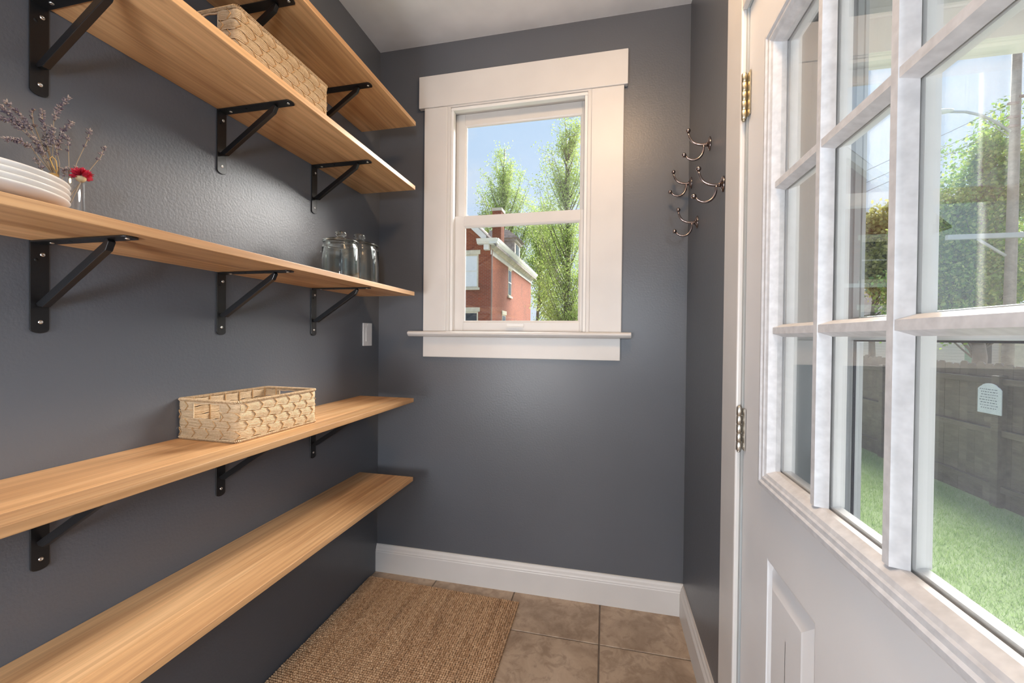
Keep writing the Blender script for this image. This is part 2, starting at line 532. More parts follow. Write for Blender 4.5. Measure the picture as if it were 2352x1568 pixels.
def tag(o, label, cat, group=None, kind=None):
    o['label'] = label; o['category'] = cat
    if group: o['group'] = group
    if kind: o['kind'] = kind
    return o
def thing(name, label, cat, loc=(0, 0, 0), rotz=0.0, group=None):
    o = bpy.data.objects.new(name, None)
    COL.objects.link(o)
    o.empty_display_size = 0.05
    o.location = loc; o.rotation_euler = (0, 0, rotz)
    return tag(o, label, cat, group)
def struct(name, loc=(0, 0, 0)):
    o = bpy.data.objects.new(name, None)
    COL.objects.link(o)
    o.empty_display_size = 0.05
    o.location = loc
    o['kind'] = 'structure'
    return o
def S(o):
    o['kind'] = 'structure'; return o
def copy_tree(o, parent=None):
    c = o.copy(); COL.objects.link(c); c.parent = parent
    for ch in list(o.children): copy_tree(ch, c)
    return c
def fast_mesh(name, verts, quads, mat, parent=None, smooth=False):
    """numpy arrays -> mesh object; quads is (n,k)"""
    me = bpy.data.meshes.new(name)
    n, k_ = quads.shape
    me.vertices.add(len(verts)); me.vertices.foreach_set('co', np.asarray(verts, np.float32).ravel())
    me.loops.add(n * k_); me.loops.foreach_set('vertex_index', quads.astype(np.int32).ravel())
    me.polygons.add(n)
    me.polygons.foreach_set('loop_start', np.arange(0, n * k_, k_, dtype=np.int32))
    me.polygons.foreach_set('loop_total', np.full(n, k_, np.int32))
    me.polygons.foreach_set('use_smooth', np.full(n, smooth))
    me.update(calc_edges=True)
    me.materials.append(M[mat])
    o = bpy.data.objects.new(name, me); COL.objects.link(o)
    if parent is not None: o.parent = parent
    return o

# ------------------------------------------------------------------ room shell
W, H = 1.4725, 2.6368
YF = -3.30                       # wall behind the camera
GX0, GX1, GZ0, GZ1 = 0.385, 1.045, 1.205, 2.335   # window opening
DY0, DY1, DZ = -0.745, -1.685, 2.045               # door opening
XO = 1.665                       # outer face of right wall

S(MB().box(-0.12, 0, YF - 0.12, 0.16, 0, H).build('wall_left', 'paint'))
b = MB()
b.box(0, GX0, 0, 0.16, 0, H).box(GX1, W, 0, 0.16, 0, H).box(GX0, GX1, 0, 0.16, 0, GZ0).box(GX0, GX1, 0, 0.16, GZ1, H)
S(b.build('wall_back', 'paint'))
b = MB()
b.box(W, XO, DY0, 0.16, 0, H).box(W, XO, YF - 0.12, DY1, 0, H).box(W, XO, DY1, DY0, DZ, H)
S(b.build('wall_right', 'paint'))
b = MB()
b.box(0, 0.18, YF - 0.12, YF, 0, H).box(1.32, W, YF - 0.12, YF, 0, H).box(0.18, 1.32, YF - 0.12, YF, 2.15, H)
S(b.build('wall_front', 'paint'))
S(MB().box(-0.12, XO, YF - 0.12, 0.16, H, H + 0.12).build('ceiling', 'ceiling_paint'))
# adjoining room behind the camera
RX0, RX1, RY0 = -1.3, 2.6, -6.6
S(MB().box(RX0 - 0.1, RX0, RY0, YF - 0.12, 0, H).build('wall_adjoining_left', 'adjoining_paint'))
S(MB().box(RX1, RX1 + 0.1, RY0, YF - 0.12, 0, H).build('wall_adjoining_right', 'adjoining_paint'))
S(MB().box(RX0 - 0.1, RX1 + 0.1, RY0 - 0.1, RY0, 0, H).build('wall_adjoining_far', 'adjoining_paint'))
S(MB().box(RX0 - 0.1, -0.12, YF - 0.12, YF - 0.02, 0, H).box(XO, RX1 + 0.1, YF - 0.12, YF - 0.02, 0, H).build('wall_adjoining_near', 'adjoining_paint'))
S(MB().box(RX0 - 0.1, RX1 + 0.1, RY0 - 0.1, YF - 0.12, H, H + 0.1).build('ceiling_adjoining', 'ceiling_paint'))
S(MB().box(RX0 - 0.1, RX1 + 0.1, RY0 - 0.1, YF - 0.12, -0.1, -0.002).build('floor_adjoining', 'adjoining_paint'))

# floor: grout bed with stone-look tiles
floor = struct('floor')
MB().box(-0.12, XO, YF - 0.12, 0.16, -0.10, -0.004).build('grout_bed', 'grout', floor)
TP, TJ = 0.394, 0.0030
xs = [-0.061 + TP * i for i in range(5)]
ys = [0.132 - TP * i for i in range(10)]
for i in range(4):
    for j in range(9):
        x0, x1 = max(xs[i] + TJ, 0.0005), min(xs[i + 1] - TJ, W - 0.0005)
        y1, y0 = min(ys[j] - TJ, -0.0005), max(ys[j + 1] + TJ, YF + 0.0005)
        if x1 - x0 < 0.02 or y1 - y0 < 0.02: continue
        cx_, cy_ = (x0 + x1) / 2, (y0 + y1) / 2
        t = MB().box(x0 - cx_, x1 - cx_, y0 - cy_, y1 - cy_, -0.009, 0.0).build('tile', 'tile', floor, bevel=0.0018, local=True)
        t.location = (cx_, cy_, 0)

# baseboards with a moulded top
def base_prof(th):
    return [(0, 0), (th, 0), (th, 0.100), (th - 0.002, 0.104), (th - 0.001, 0.108), (th - 0.004, 0.114), (th - 0.006, 0.124), (th - 0.010, 0.131), (th - 0.011, 0.137), (0, 0.137)]
pb = base_prof(0.016)
S(MB().prism([(-d_, z_) for d_, z_ in pb], 'x', 0.0, W).build('baseboard_back', 'trim_paint'))
S(MB().prism([(W - d_, z_) for d_, z_ in pb], 'y', -0.017, -0.624).build('baseboard_right', 'trim_paint'))
S(MB().prism([(W - d_, z_) for d_, z_ in pb], 'y', -1.812, YF).build('baseboard_right_rear', 'trim_paint'))

# ------------------------------------------------------------------ window
win = struct('window_1', (0.71, 0.0, 1.2))
MB().box(0.2252, 1.2145, -0.026, 0, 2.315, 2.469).build('head_casing', 'trim_paint', win, bevel=0.003)
MB().box(0.2527, 0.372, -0.020, 0, 1.226, 2.315).build('side_casing', 'trim_paint', win, bevel=0.003)
MB().box(1.058, 1.1988, -0.020, 0, 1.226, 2.315).build('side_casing', 'trim_paint', win, bevel=0.003)
st_prof = [(0.03, 1.226), (-0.046, 1.226), (-0.056, 1.221), (-0.057, 1.213), (-0.050, 1.205), (-0.040, 1.200), (0.03, 1.200)]
MB().prism(st_prof, 'x', 0.186, 1.240).build('stool', 'trim_paint', win, bevel=0.002)
MB().box(0.2528, 1.195, -0.018, 0, 1.1005, 1.200).build('apron', 'trim_paint', win, bevel=0.002)
# jamb lining and stops
b = MB()
b.box(0.372, 0.388, -0.018, 0.15, 1.21, 2.309).box(1.042, 1.058, -0.018, 0.15, 1.21, 2.309).box(0.372, 1.058, -0.018, 0.15, 2.309, 2.335)
b.box(0.372, 1.058, 0.03, 0.16, 1.205, 1.222)
b.build('jamb_lining', 'trim_paint', win, bevel=0.002)
b = MB()
b.box(0.388, 0.402, -0.012, 0.018, 1.226, 2.294).box(1.028, 1.042, -0.012, 0.018, 1.226, 2.294).box(0.388, 1.042, -0.012, 0.018, 2.294, 2.3085)
b.build('sash_stop', 'exterior_white', win, bevel=0.003)
def sash(y0, y1, x0, x1, z0, z1, gx0, gx1, gz0, gz1, top_mat=None):
    fr = MB()
    fr.box(x0, gx0, y0, y1, z0, z1).box(gx1, x1, y0, y1, z0, z1).box(gx0, gx1, y0, y1, z0, gz0).box(gx0, gx1, y0, y1, gz1, z1)
    o = fr.build('sash', 'trim_paint', win, bevel=0.002)
    ym = (y0 + y1) / 2
    MB().frame([(0, y0 + 0.001), (0.006, y0 + 0.004), (0.009, y0 + 0.008), (0.009, ym - 0.002), (0, ym - 0.002)], gx0 - 0.001, gx1 + 0.001, gz0 - 0.001, gz1 + 0.001, 'y').build('sash_moulding', 'trim_paint', o)
    MB().box(gx0 - 0.004, gx1 + 0.004, ym - 0.0015, ym + 0.0015, gz0 - 0.004, gz1 + 0.004).build('pane', 'window_glass', o)
    return o
lo = sash(0.020, 0.050, 0.390, 1.040, 1.227, 1.792, 0.446, 1.013, 1.272, 1.742)
up = sash(0.056, 0.086, 0.390, 1.040, 1.750, 2.308, 0.437, 1.013, 1.796, 2.252)
b = MB()
b.box(0.668, 0.752, 0.016, 0.020, 1.250, 1.266)
b.prism([(0.004, 1.250), (0.020, 1.254), (0.020, 1.250), (0.006, 1.246)], 'x', 0.668, 0.752)
b.build('sash_lift', 'exterior_white', lo, bevel=0.0015)

# ------------------------------------------------------------------ door
JL = struct('trim_1')
b = MB()
b.box(W - 0.0145, W, -0.752, -0.622, 0.0, 2.16)
b.build('side_casing', 'trim_paint', JL, bevel=0.004)
MB().box(W - 0.0145, W, -1.810, -1.678, 0.0, 2.16).build('side_casing', 'trim_paint', JL, bevel=0.004)
MB().box(W - 0.0145, W, -1.678, -0.752, 2.030, 2.16).build('head_casing', 'trim_paint', JL, bevel=0.004)
b = MB()
b.box(W - 0.004, XO, -0.764, -0.745, 0, 2.045).box(W - 0.004, XO, -1.685, -1.666, 0, 2.045).box(W - 0.004, XO, -1.666, -0.764, 2.026, 2.045)
b.build('door_jamb', 'reveal_paint', JL, bevel=0.002)
b = MB()
b.box(1.5205, 1.545, -0.777, -0.764, 0.02, 2.026).box(1.5205, 1.545, -1.666, -1.653, 0.02, 2.026).box(1.5205, 1.545, -1.653, -0.777, 2.013, 2.026)
b.build('door_stop', 'reveal_paint', JL, bevel=0.002)
MB().box(W - 0.004, XO + 0.03, -1.685, -0.745, -0.02, 0.012).build('threshold', 'hinge_nickel', JL, bevel=0.003)

door = struct('door_1', (1.495, -0.768, 0.014))
SX0, SX1 = W, 1.5175
sy0, sy1 = -1.662, -0.768
gy0, gy1, gz0, gz1 = -1.487, -0.932, 0.918, 1.826
p1 = (-1.137, -0.905); p2 = (-1.515, -1.283); pz = (0.18, 0.737)
b = MB()
b.box(SX0, SX1, gy1, sy1, 0.014, 2.022).box(SX0, SX1, sy0, gy0, 0.014, 2.022)
b.box(SX0, SX1, gy0, gy1, gz1, 2.022).box(SX0, SX1, gy0, gy1, pz[1], gz0)
b.box(SX0, SX1, gy0, gy1, 0.014, pz[0])
b.box(SX0, SX1, p2[1], p1[0], pz[0], pz[1])
b.box(SX0, SX1, p1[1], gy1, pz[0], pz[1]) if p1[1] < gy1 else None
b.build('door_slab', 'door_paint', door)
MB().box(SX0 + 0.014, SX1 - 0.004, -1.55, -0.88, pz[0] - 0.02, pz[1] + 0.02).build('panel_core', 'door_paint', door)
for (a0, a1) in (p1, p2):
    MB().frame([(0, SX0), (0.004, SX0 + 0.001), (0.010, SX0 + 0.009), (0.016, SX0 + 0.012), (0.020, SX0 + 0.012), (0.048, SX0 + 0.003), (0.052, SX0 + 0.0015), (0.115, SX0 + 0.0015)],
               a0, a1, pz[0], pz[1], 'x', closed=False).build('raised_panel', 'door_paint', door)
# glazing frame around the glass (proud of the slab)
gm = MB().frame([(-0.040, SX0), (-0.038, SX0 - 0.006), (-0.032, SX0 - 0.0105), (-0.024, SX0 - 0.0115), (-0.020, SX0 - 0.0085), (-0.012, SX0 - 0.0085), (-0.009, SX0 - 0.006), (-0.002, SX0 - 0.004), (0.006, SX0 + 0.010), (0.006, SX0 + 0.0195), (-0.02, SX0 + 0.0195)],
                gy0, gy1, gz0, gz1, 'x').build('glazing_frame', 'muntin_paint', door)
MB().frame([(-0.035, SX1), (-0.030, SX1 + 0.008), (-0.010, SX1 + 0.008), (0.010, SX1 - 0.006), (0.010, SX1 - 0.0205), (-0.02, SX1 - 0.0205)], gy0, gy1, gz0, gz1, 'x').build('outer_glazing_frame', 'exterior_white', door)
my = (-1.1175, -1.3030); mz = (1.2195, 1.5245)
def bar_prof(cx, x_face, x_glass, hw):
    # cross-section of a muntin bar: narrow face, splayed sides
    return [(x_face, cx - hw * 0.75), (x_face, cx + hw * 0.75), (x_face + (x_glass - x_face) * 0.35, cx + hw), (x_glass, cx + hw * 1.55), (x_glass, cx - hw * 1.55), (x_face + (x_glass - x_face) * 0.35, cx - hw)]
for yv in my:
    MB().prism(bar_prof(yv, SX0 + 0.0005, SX0 + 0.0194, 0.0085), 'z', gz0 + 0.006, gz1 - 0.006).build('muntin', 'muntin_paint', door)
    MB().prism(bar_prof(yv, SX1, SX1 - 0.0204, 0.0085), 'z', gz0 + 0.008, gz1 - 0.008).build('outer_muntin', 'exterior_white', door)
yc = [gy1] + list(my) + [gy0]
zc = [gz0] + list(mz) + [gz1]
for zv in mz:
    for q in range(3):
        a0 = yc[q + 1] + (0.0065 if q < 2 else 0.004); a1 = yc[q] - (0.0065 if q > 0 else 0.004)
        pr = [(p[0], p[1]) for p in bar_prof(zv, SX0 + 0.0015, SX0 + 0.0192, 0.0085)]
        MB().prism(pr, 'y', a0, a1).build('muntin', 'muntin_paint', door)
        pr = [(p[0], p[1]) for p in bar_prof(zv, SX1 - 0.001, SX1 - 0.0202, 0.0085)]
        MB().prism(pr, 'y', a0, a1).build('outer_muntin', 'exterior_white', door)
for q in range(3):
    for r in range(3):
        y1_, y0_ = yc[q] - 0.0015, yc[q + 1] + 0.0015
        z0_, z1_ = zc[r] + 0.0015, zc[r + 1] - 0.0015
        MB().box(1.4920, 1.4938, y0_, y1_, z0_, z1_).box(1.4953, 1.4971, y0_, y1_, z0_, z1_).build('pane', 'window_glass', door)
# hinges: leaf edge, five knuckles and a pin
for hz0, hz1, mt in ((1.750, 1.865, 'hinge_brass'), (0.921, 1.032, 'hinge_nickel')):
    hh = (hz1 - hz0) / 5
    hg = MB().box(W - 0.004, W - 0.0015, -0.785, -0.768, hz0 + 0.004, hz1 - 0.004).box(W - 0.006, W - 0.0035, -0.7655, -0.7545, hz0 + 0.004, hz1 - 0.004).build('hinge', mt, door)
    for q in range(5):
        MB().lathe([(0, 0), (0.0054, 0.0), (0.0062, 0.001), (0.0062, hh - 0.0016), (0.0054, hh - 0.0008), (0, hh - 0.0008)], 14, (W - 0.0105, -0.7640, hz0 + q * hh)).build('knuckle', mt, hg)
    for q in (hz0 - 0.002, hz1 - 0.001):
        MB().ball((W - 0.0105, -0.7640, q), 0.0045, 10, 6, (1, 1, 0.7)).build('pin', mt, hg)

# storm door on the outer face
storm = struct('door_2', (1.64, -0.776, 0.02))
b = MB()
b.box(1.628, 1.660, -0.888, -0.770, 0.02, 2.02).box(1.628, 1.660, -1.660, -1.545, 0.02, 2.02)
b.box(1.628, 1.660, -1.545, -0.888, 1.925, 2.02).box(1.628, 1.660, -1.545, -0.888, 0.02, 0.24)
b.build('storm_frame', 'storm_aluminium', storm, bevel=0.003)
b = MB()
b.frame([(0, 1.634), (0, 1.654), (0.018, 1.654), (0.018, 1.634)], -1.545, -0.888, 0.24, 1.925, 'x')
b.build('insert_frame', 'storm_aluminium', storm)
MB().box(1.630, 1.656, -1.528, -0.905, 1.202, 1.248).build('mid_rail', 'storm_aluminium', storm, bevel=0.003)
MB().frame([(0, 1.6360), (0, 1.640), (0.0045, 1.640), (0.0045, 1.6360)], -1.528, -0.905, 0.257, 1.203, 'x').build('seal', 'rubber_seal', storm)
MB().box(1.645, 1.648, -1.527, -0.906, 1.248, 1.908).build('pane', 'window_glass', storm)
MB().box(1.6440, 1.6443, -1.521, -0.912, 0.264, 1.196).build('screen', 'screen', storm)

# porch roof outside the door
ZG_ = -1.06
S(MB().box(XO, 2.95, -3.4, 0.34, 2.74, 2.86).build('porch_ceiling', 'exterior_white'))
pbm = struct('porch_beam', (2.7, 0.27, 2.45))
MB().box(XO, 2.95, 0.205, 0.34, 2.455, 2.74).build('beam_face', 'exterior_white', pbm)
MB().box(XO, 2.95, 0.190, 0.205, 2.60, 2.64).build('beam_trim', 'exterior_white', pbm, bevel=0.004)
S(MB().box(2.83, 2.95, -3.4, 0.205, 2.455, 2.74).build('porch_fascia', 'exterior_white'))
S(MB().box(XO, 2.8, -2.3, -0.2, -1.06, -0.14).box(2.8, 3.1, -2.3, -0.2, -1.06, -0.45).box(3.1, 3.4, -2.3, -0.2, -1.06, -0.76).build('stoop', 'concrete', bevel=0.01))
S(MB().box(XO, 9.0, -14, 0.9, ZG_ - 0.02, ZG_ + 0.015).build('bounce_slab', 'concrete'))  # added unseen slab, keeps green lawn bounce off the porch beam
S(MB().box(-6, XO, -12, 0.16, H + 0.12, 3.4).box(RX0 - 4, RX0 - 0.1, -12, 0.16, -1.06, H + 0.12).build('upper_storey', 'exterior_white'))
S(MB().box(-5.3, XO, -6.7, 0.16, -1.06, -0.10).build('foundation', 'concrete'))

# ------------------------------------------------------------------ shelves
SD, ST = 0.2764, 0.0183
SZ = {'top': 2.1584, 'second': 1.8678, 'middle': 1.3856, 'fourth': 0.8985, 'lowest': 0.5356}
SEAM = {'top': 0.150, 'second': 0.185, 'middle': 0.120, 'fourth': 0.215, 'lowest': 0.190}
SL = {'top': 'long honey-brown wooden shelf nearest the ceiling', 'second': 'long honey-brown wooden shelf, second from the ceiling, under a basket',
      'middle': 'long honey-brown wooden shelf carrying the plates, vase and glass jars', 'fourth': 'long pale wooden shelf holding a basket below the light switch height',
      'lowest': 'long pale wooden shelf closest to the floor'}
SL['fourth'] = 'long pale wooden shelf holding a woven basket, second from the floor'
for nm in SZ:
    z = SZ[nm]; sm = SEAM[nm]
    y0, y1 = -1.95, -0.1609
    t = thing('wall_shelf', SL[nm], 'shelf', (0, (y0 + y1) / 2, z), 0, 'wooden wall shelves')
    x0_ = 0.001
    for a, c_ in ((x0_, sm - 0.0003), (sm + 0.0003, SD)):
        MB().box(a, c_, y0, y1, z, z + ST).build('board', 'shelf_wood', t, bevel=0.0012)

# ------------------------------------------------------------------ brackets (built once, copied)
def make_bracket():
    t = bpy.data.objects.new('shelf_bracket', None); COL.objects.link(t); t.empty_display_size = 0.05
    w = 0.0148; th = 0.004; L1 = 0.187; L2 = 0.251
    def plate(axis):
        n = 8; pts = []
        if axis == 'v':      # in y,z : down from 0 to -L1, rounded end
            pts = [(-w, 0), (-w, -L1 + w * 0.6)] + [(w * math.cos(PI + PI * i / n), -L1 + w * 0.6 + w * 0.6 * math.sin(PI + PI * i / n)) for i in range(1, n)] + [(w, -L1 + w * 0.6), (w, 0)]
            return MB().prism(pts, 'x', 0.0008, th)
        pts = [(th, -w)] + [(L2 - w * 0.6 + w * 0.6 * math.sin(PI * i / n), -w * math.cos(PI * i / n)) for i in range(n + 1)] + [(th, w)]
        return MB().prism(pts, 'z', -th, -0.0006)
    MB().add(*(lambda m: (m.v, m.f))(plate('v'))).build('wall_plate', 'black_steel', t, bevel=0.0008, local=True)
    MB().add(*(lambda m: (m.v, m.f))(plate('h'))).build('shelf_plate', 'black_steel', t, bevel=0.0008, local=True)
    # folded brace: U-channel with flattened ends
    a = Vector((th + 0.001, 0, -0.128)); e_ = Vector((0.196, 0, -th - 0.001))
    d = (e_ - a).normalized(); nrm = Vector((d.z, 0, -d.x))     # towards room / down
    hw = 0.0065; dep = 0.0145
    prof = [(-hw, -0.002), (-hw, dep), (hw, dep), (hw, -0.002)]
    vs = []
    for p, k_ in ((a, 0.35), (a + d * 0.012, 1.0), (e_ - d * 0.016, 1.0), (e_, 0.35)):
        for (yy, nn) in prof:
            vs.append(tuple(p + Vector((0, yy, 0)) + nrm * (nn * k_ if nn > 0 else nn)))
    fs = [(0, 1, 2, 3), (15, 14, 13, 12)]
    for i in range(3):
        for k_ in range(4):
            k2 = (k_ + 1) % 4
            fs.append((i * 4 + k_, (i + 1) * 4 + k_, (i + 1) * 4 + k2, i * 4 + k2))
    br_ = MB().add(vs, fs).build('brace', 'black_steel', t, bevel=0.0012, local=True)
    def screw(c, ax, nm, mt, r):
        m_ = MB()
        if ax == 'x': m_.lathe([(r, 0), (r * 0.9, r * 0.28), (r * 0.45, r * 0.48), (r * 0.40, r * 0.30), (0, r * 0.30)], 12, c, 'x')
        else: m_.lathe([(r, 0), (r * 0.9, -r * 0.28), (r * 0.45, -r * 0.48), (r * 0.40, -r * 0.30), (0, -r * 0.30)], 12, c, 'z')
        m_.build(nm, mt, t, local=True)
    screw((th, 0.0045, -0.026), 'x', 'screw', 'screw_steel', 0.0042)
    screw((th, 0.001, -0.164), 'x', 'screw', 'screw_steel', 0.0042)
    screw((0.034, 0.002, -th), 'z', 'screw', 'screw_steel', 0.0042)
    screw((0.236, 0.0, -th), 'z', 'screw', 'screw_steel', 0.0042)
    m_ = MB().lathe([(0.0034, 0), (0.0034, 0.0003), (0, 0.0003)], 12, (th, -0.0055, -0.038), 'x'); m_.build('screw_hole', 'screw_hole', t, local=True)
    m_ = MB().lathe([(0.0034, 0), (0.0034, -0.0003), (0, -0.0003)], 12, (0.095, -0.004, -th), 'z'); m_.build('screw_hole', 'screw_hole', t, local=True)
    return t
BL = {'top': 'top shelf', 'second': 'second shelf from the ceiling', 'middle': 'middle shelf', 'fourth': 'second shelf from the floor'}
proto = make_bracket(); used = False
for nm in ('top', 'second', 'middle', 'fourth'):
    for yb, where in ((-1.2945, 'nearest the viewer'), (-0.887, 'between the other two'), (-0.484, 'closest to the window corner')):
        if nm == 'top' and where == 'nearest the viewer': continue
        o = proto if not used else copy_tree(proto)
        used = True
        o.location = (0, yb, SZ[nm])
        tag(o, 'black steel bracket under the %s, %s' % (BL[nm], where), 'bracket', 'black shelf brackets')

# ------------------------------------------------------------------ woven baskets
def make_basket(label, loc, rotz, LX, LY, HH):
    t = thing('woven_basket', label, 'basket', loc, rotz)
    r = 0.010
    def perim(s_, out=0.0):
        # rounded rectangle centred on the origin; s_ in 0..1 starting at +x face, going +y
        ax, ay = LX / 2 + out - r, LY / 2 + out - r
        segs = [2 * ay, PI * r / 2, 2 * ax, PI * r / 2] * 1
        tot = 2 * (2 * ay + 2 * ax) + 2 * PI * r
        d = (s_ % 1.0) * tot
        seq = [('l', (ax + r, -ay), (0, 1), 2 * ay), ('c', (ax, ay), 0, PI * r / 2), ('l', (ax, ay + r), (-1, 0), 2 * ax), ('c', (-ax, ay), PI / 2, PI * r / 2),
               ('l', (-ax - r, ay), (0, -1), 2 * ay), ('c', (-ax, -ay), PI, PI * r / 2), ('l', (-ax, -ay - r), (1, 0), 2 * ax), ('c', (ax, -ay), 1.5 * PI, PI * r / 2)]
        for kind, p, q, ln in seq:
            if d <= ln + 1e-9:
                if kind == 'l': return (p[0] + q[0] * d, p[1] + q[1] * d), ((q[1]), (-q[0]))
                a = q + d / r
                return (p[0] + r * math.cos(a), p[1] + r * math.sin(a)), (math.cos(a), math.sin(a))
            d -= ln
        return (ax + r, -ay), (1, 0)
    tot = 2 * (LX + LY) - 8 * r + 2 * PI * r
    cell_h = 0.0205; rows = int((HH - 0.016) / cell_h); cell_h = (HH - 0.016) / rows
    ncell = round(tot / 0.047); ncell += ncell % 2
    per = 6
    NS = ncell * 6
    hole_half = min(0.046, LX * 0.23)
    def in_hole(x, y, z):
        return abs(abs(y) - LY / 2) < 0.008 and abs(x) < hole_half and HH - 0.052 < z < HH - 0.012
    for rw in range(rows):
        for j in range(per):
            runs = [[]]
            for q in range(NS + 1):
                s_ = q / NS
                ph = s_ * ncell + 0.5 * (rw % 2)
                pinch = abs(math.cos(PI * ph)) ** 1.4
                zc_ = 0.008 + (rw + 0.5) * cell_h
                off = (j - (per - 1) / 2) / per
                zz = zc_ + off * cell_h * (1.04 - 0.20 * pinch) + 0.0006 * math.sin(PI * 2 * ph)
                bulge = 0.0016 * (1 - pinch) * (1 - (2 * off) ** 2) - 0.0008
                (px, py), (nx, ny) = perim(s_)
                if in_hole(px, py, zz): 
                    if runs[-1]: runs.append([])
                    continue
                runs[-1].append((px + nx * bulge, py + ny * bulge, zz))
            for ru in runs:
                if len(ru) > 1:
                    CORD.append(ru)
    m_ = MB()
    for ru in CORD:
        if len(ru) == NS + 1: m_.tube(ru[:-1], cell_h / per * 0.58, 5, closed=True)
        else: m_.tube(ru, cell_h / per * 0.58, 5, caps=False)
    m_.build('woven_wall', 'jute', t, local=True, fix=False)['kind'] = 'stuff'
    CORD.clear()
    # inner lining so the weave is closed from inside
    # stitches: slanted V wraps where the cords are pinched
    m_ = MB()
    for rw in range(rows):
        for q in range(ncell):
            s_ = (q + 0.0 - 0.5 * (rw % 2)) / ncell
            z0_ = 0.008 + rw * cell_h; z1_ = z0_ + cell_h
            for zs, ze, ds in ((z0_, (z0_ + z1_) / 2, 0.0105), ((z0_ + z1_) / 2, z1_, -0.0105)):
                pts = []
                for i in range(4):
                    f_ = i / 3
                    sgn = 1
                    sa = s_ + ((ds * (1 - f_) if ds > 0 else -ds * f_) * -1) / tot
                    (px, py), (nx, ny) = perim(sa)
                    b_ = 0.0020 + 0.0006 * math.sin(PI * f_)
                    zz = zs + (ze - zs) * f_
                    if in_hole(px, py, zz): pts = []; break
                    pts.append((px + nx * b_, py + ny * b_, zz))
                if len(pts) > 1: m_.tube(pts, 0.0013, 5, caps=True)
    m_.build('stitching', 'jute_dark', t, local=True, fix=False)['kind'] = 'stuff'
    # rims: core with a wrapped helix of cord
    for nm_, zz, rr in (('rim', HH - 0.004, 0.0038), ('base_rim', 0.0042, 0.0036)):
        m_ = MB()
        n_ = 90
        m_.tube([(*perim(i / n_)[0], zz) for i in range(n_)], rr * 0.8, 6, closed=True)
        nb = int(tot / 0.0034)
        for i in range(nb):
            (px, py), (nx, ny) = perim(i / nb); (qx, qy), _ = perim((i + 1.1) / nb)
            tx, ty = qx - px, qy - py
            pts = []
            for k_ in range(7):
                a = 2 * PI * k_ / 6
                f_ = k_ / 6 - 0.5
                pts.append((px + nx * rr * math.cos(a) + tx * f_, py + ny * rr * math.cos(a) + ty * f_, zz + rr * math.sin(a)))
            m_.tube(pts, 0.00125, 4, caps=False)
        m_.build(nm_, 'jute', t, local=True, fix=False)
    # cord edging of the two handle holes
    for sy in (-1, 1):
        y_ = sy * LY / 2
        z0_, z1_ = HH - 0.053, HH - 0.010
        MB().tube([(-hole_half, y_, z1_), (-hole_half, y_, z0_), (hole_half, y_, z0_), (hole_half, y_, z1_)], 0.0018, 6).build('handle_edge', 'jute', t, local=True, fix=False)
    # woven bottom
    m_ = MB()
    for i in range(int((LX - 0.01) / 0.005)):
        x_ = -LX / 2 + 0.007 + i * 0.005
        m_.tube([(x_, -LY / 2 + 0.006, 0.004), (x_, LY / 2 - 0.006, 0.004)], 0.0026, 5)
    m_.build('bottom', 'jute', t, local=True, fix=False)['kind'] = 'stuff'
    # upright stakes inside
    m_ = MB()
    for q in range(ncell):
        (px, py), (nx, ny) = perim(q / ncell)
        if in_hole(px, py, HH - 0.03): continue
        m_.tube([(px - nx * 0.003, py - ny * 0.003, 0.004), (px - nx * 0.003, py - ny * 0.003, HH - 0.004)], 0.0018, 5)
    m_.build('stakes', 'jute_dark', t, local=True, fix=False)['kind'] = 'stuff'
    return t
CORD = []
make_basket('natural woven seagrass basket on the pale shelf second from the floor', (0.1065, -0.873, SZ['fourth'] + ST), math.radians(-2.0), 0.198, 0.288, 0.110)
make_basket('natural woven seagrass basket high up between the two uppermost shelves', (0.148, -0.9025, SZ['second'] + ST), 0.0, 0.204, 0.334, 0.115)

# ------------------------------------------------------------------ plates
pzb = SZ['middle'] + ST
PLN = ['bottom plate of the white stack on the middle shelf', 'white plate lying second from the bottom of the stack', 'white plate lying second from the top of the stack', 'topmost plate of the white stack on the middle shelf']
for i in range(4):
    z = pzb + 0.0095 * i + 0.0004
    pr = [(0.0, 0.0042), (0.060, 0.0042), (0.062, 0.0), (0.066, 0.0), (0.070, 0.004), (0.096, 0.0070), (0.110, 0.0125), (0.1165, 0.0185), (0.1180, 0.0205), (0.1172, 0.0218), (0.1150, 0.0212), (0.105, 0.0145), (0.092, 0.0100), (0.066, 0.0076), (0.0, 0.0074)]
    o = MB().lathe(pr, 72).build('plate', 'plate_ceramic')
    o.location = (0.154, -1.468, z)
    tag(o, PLN[i], 'plate', 'stack of white plates')

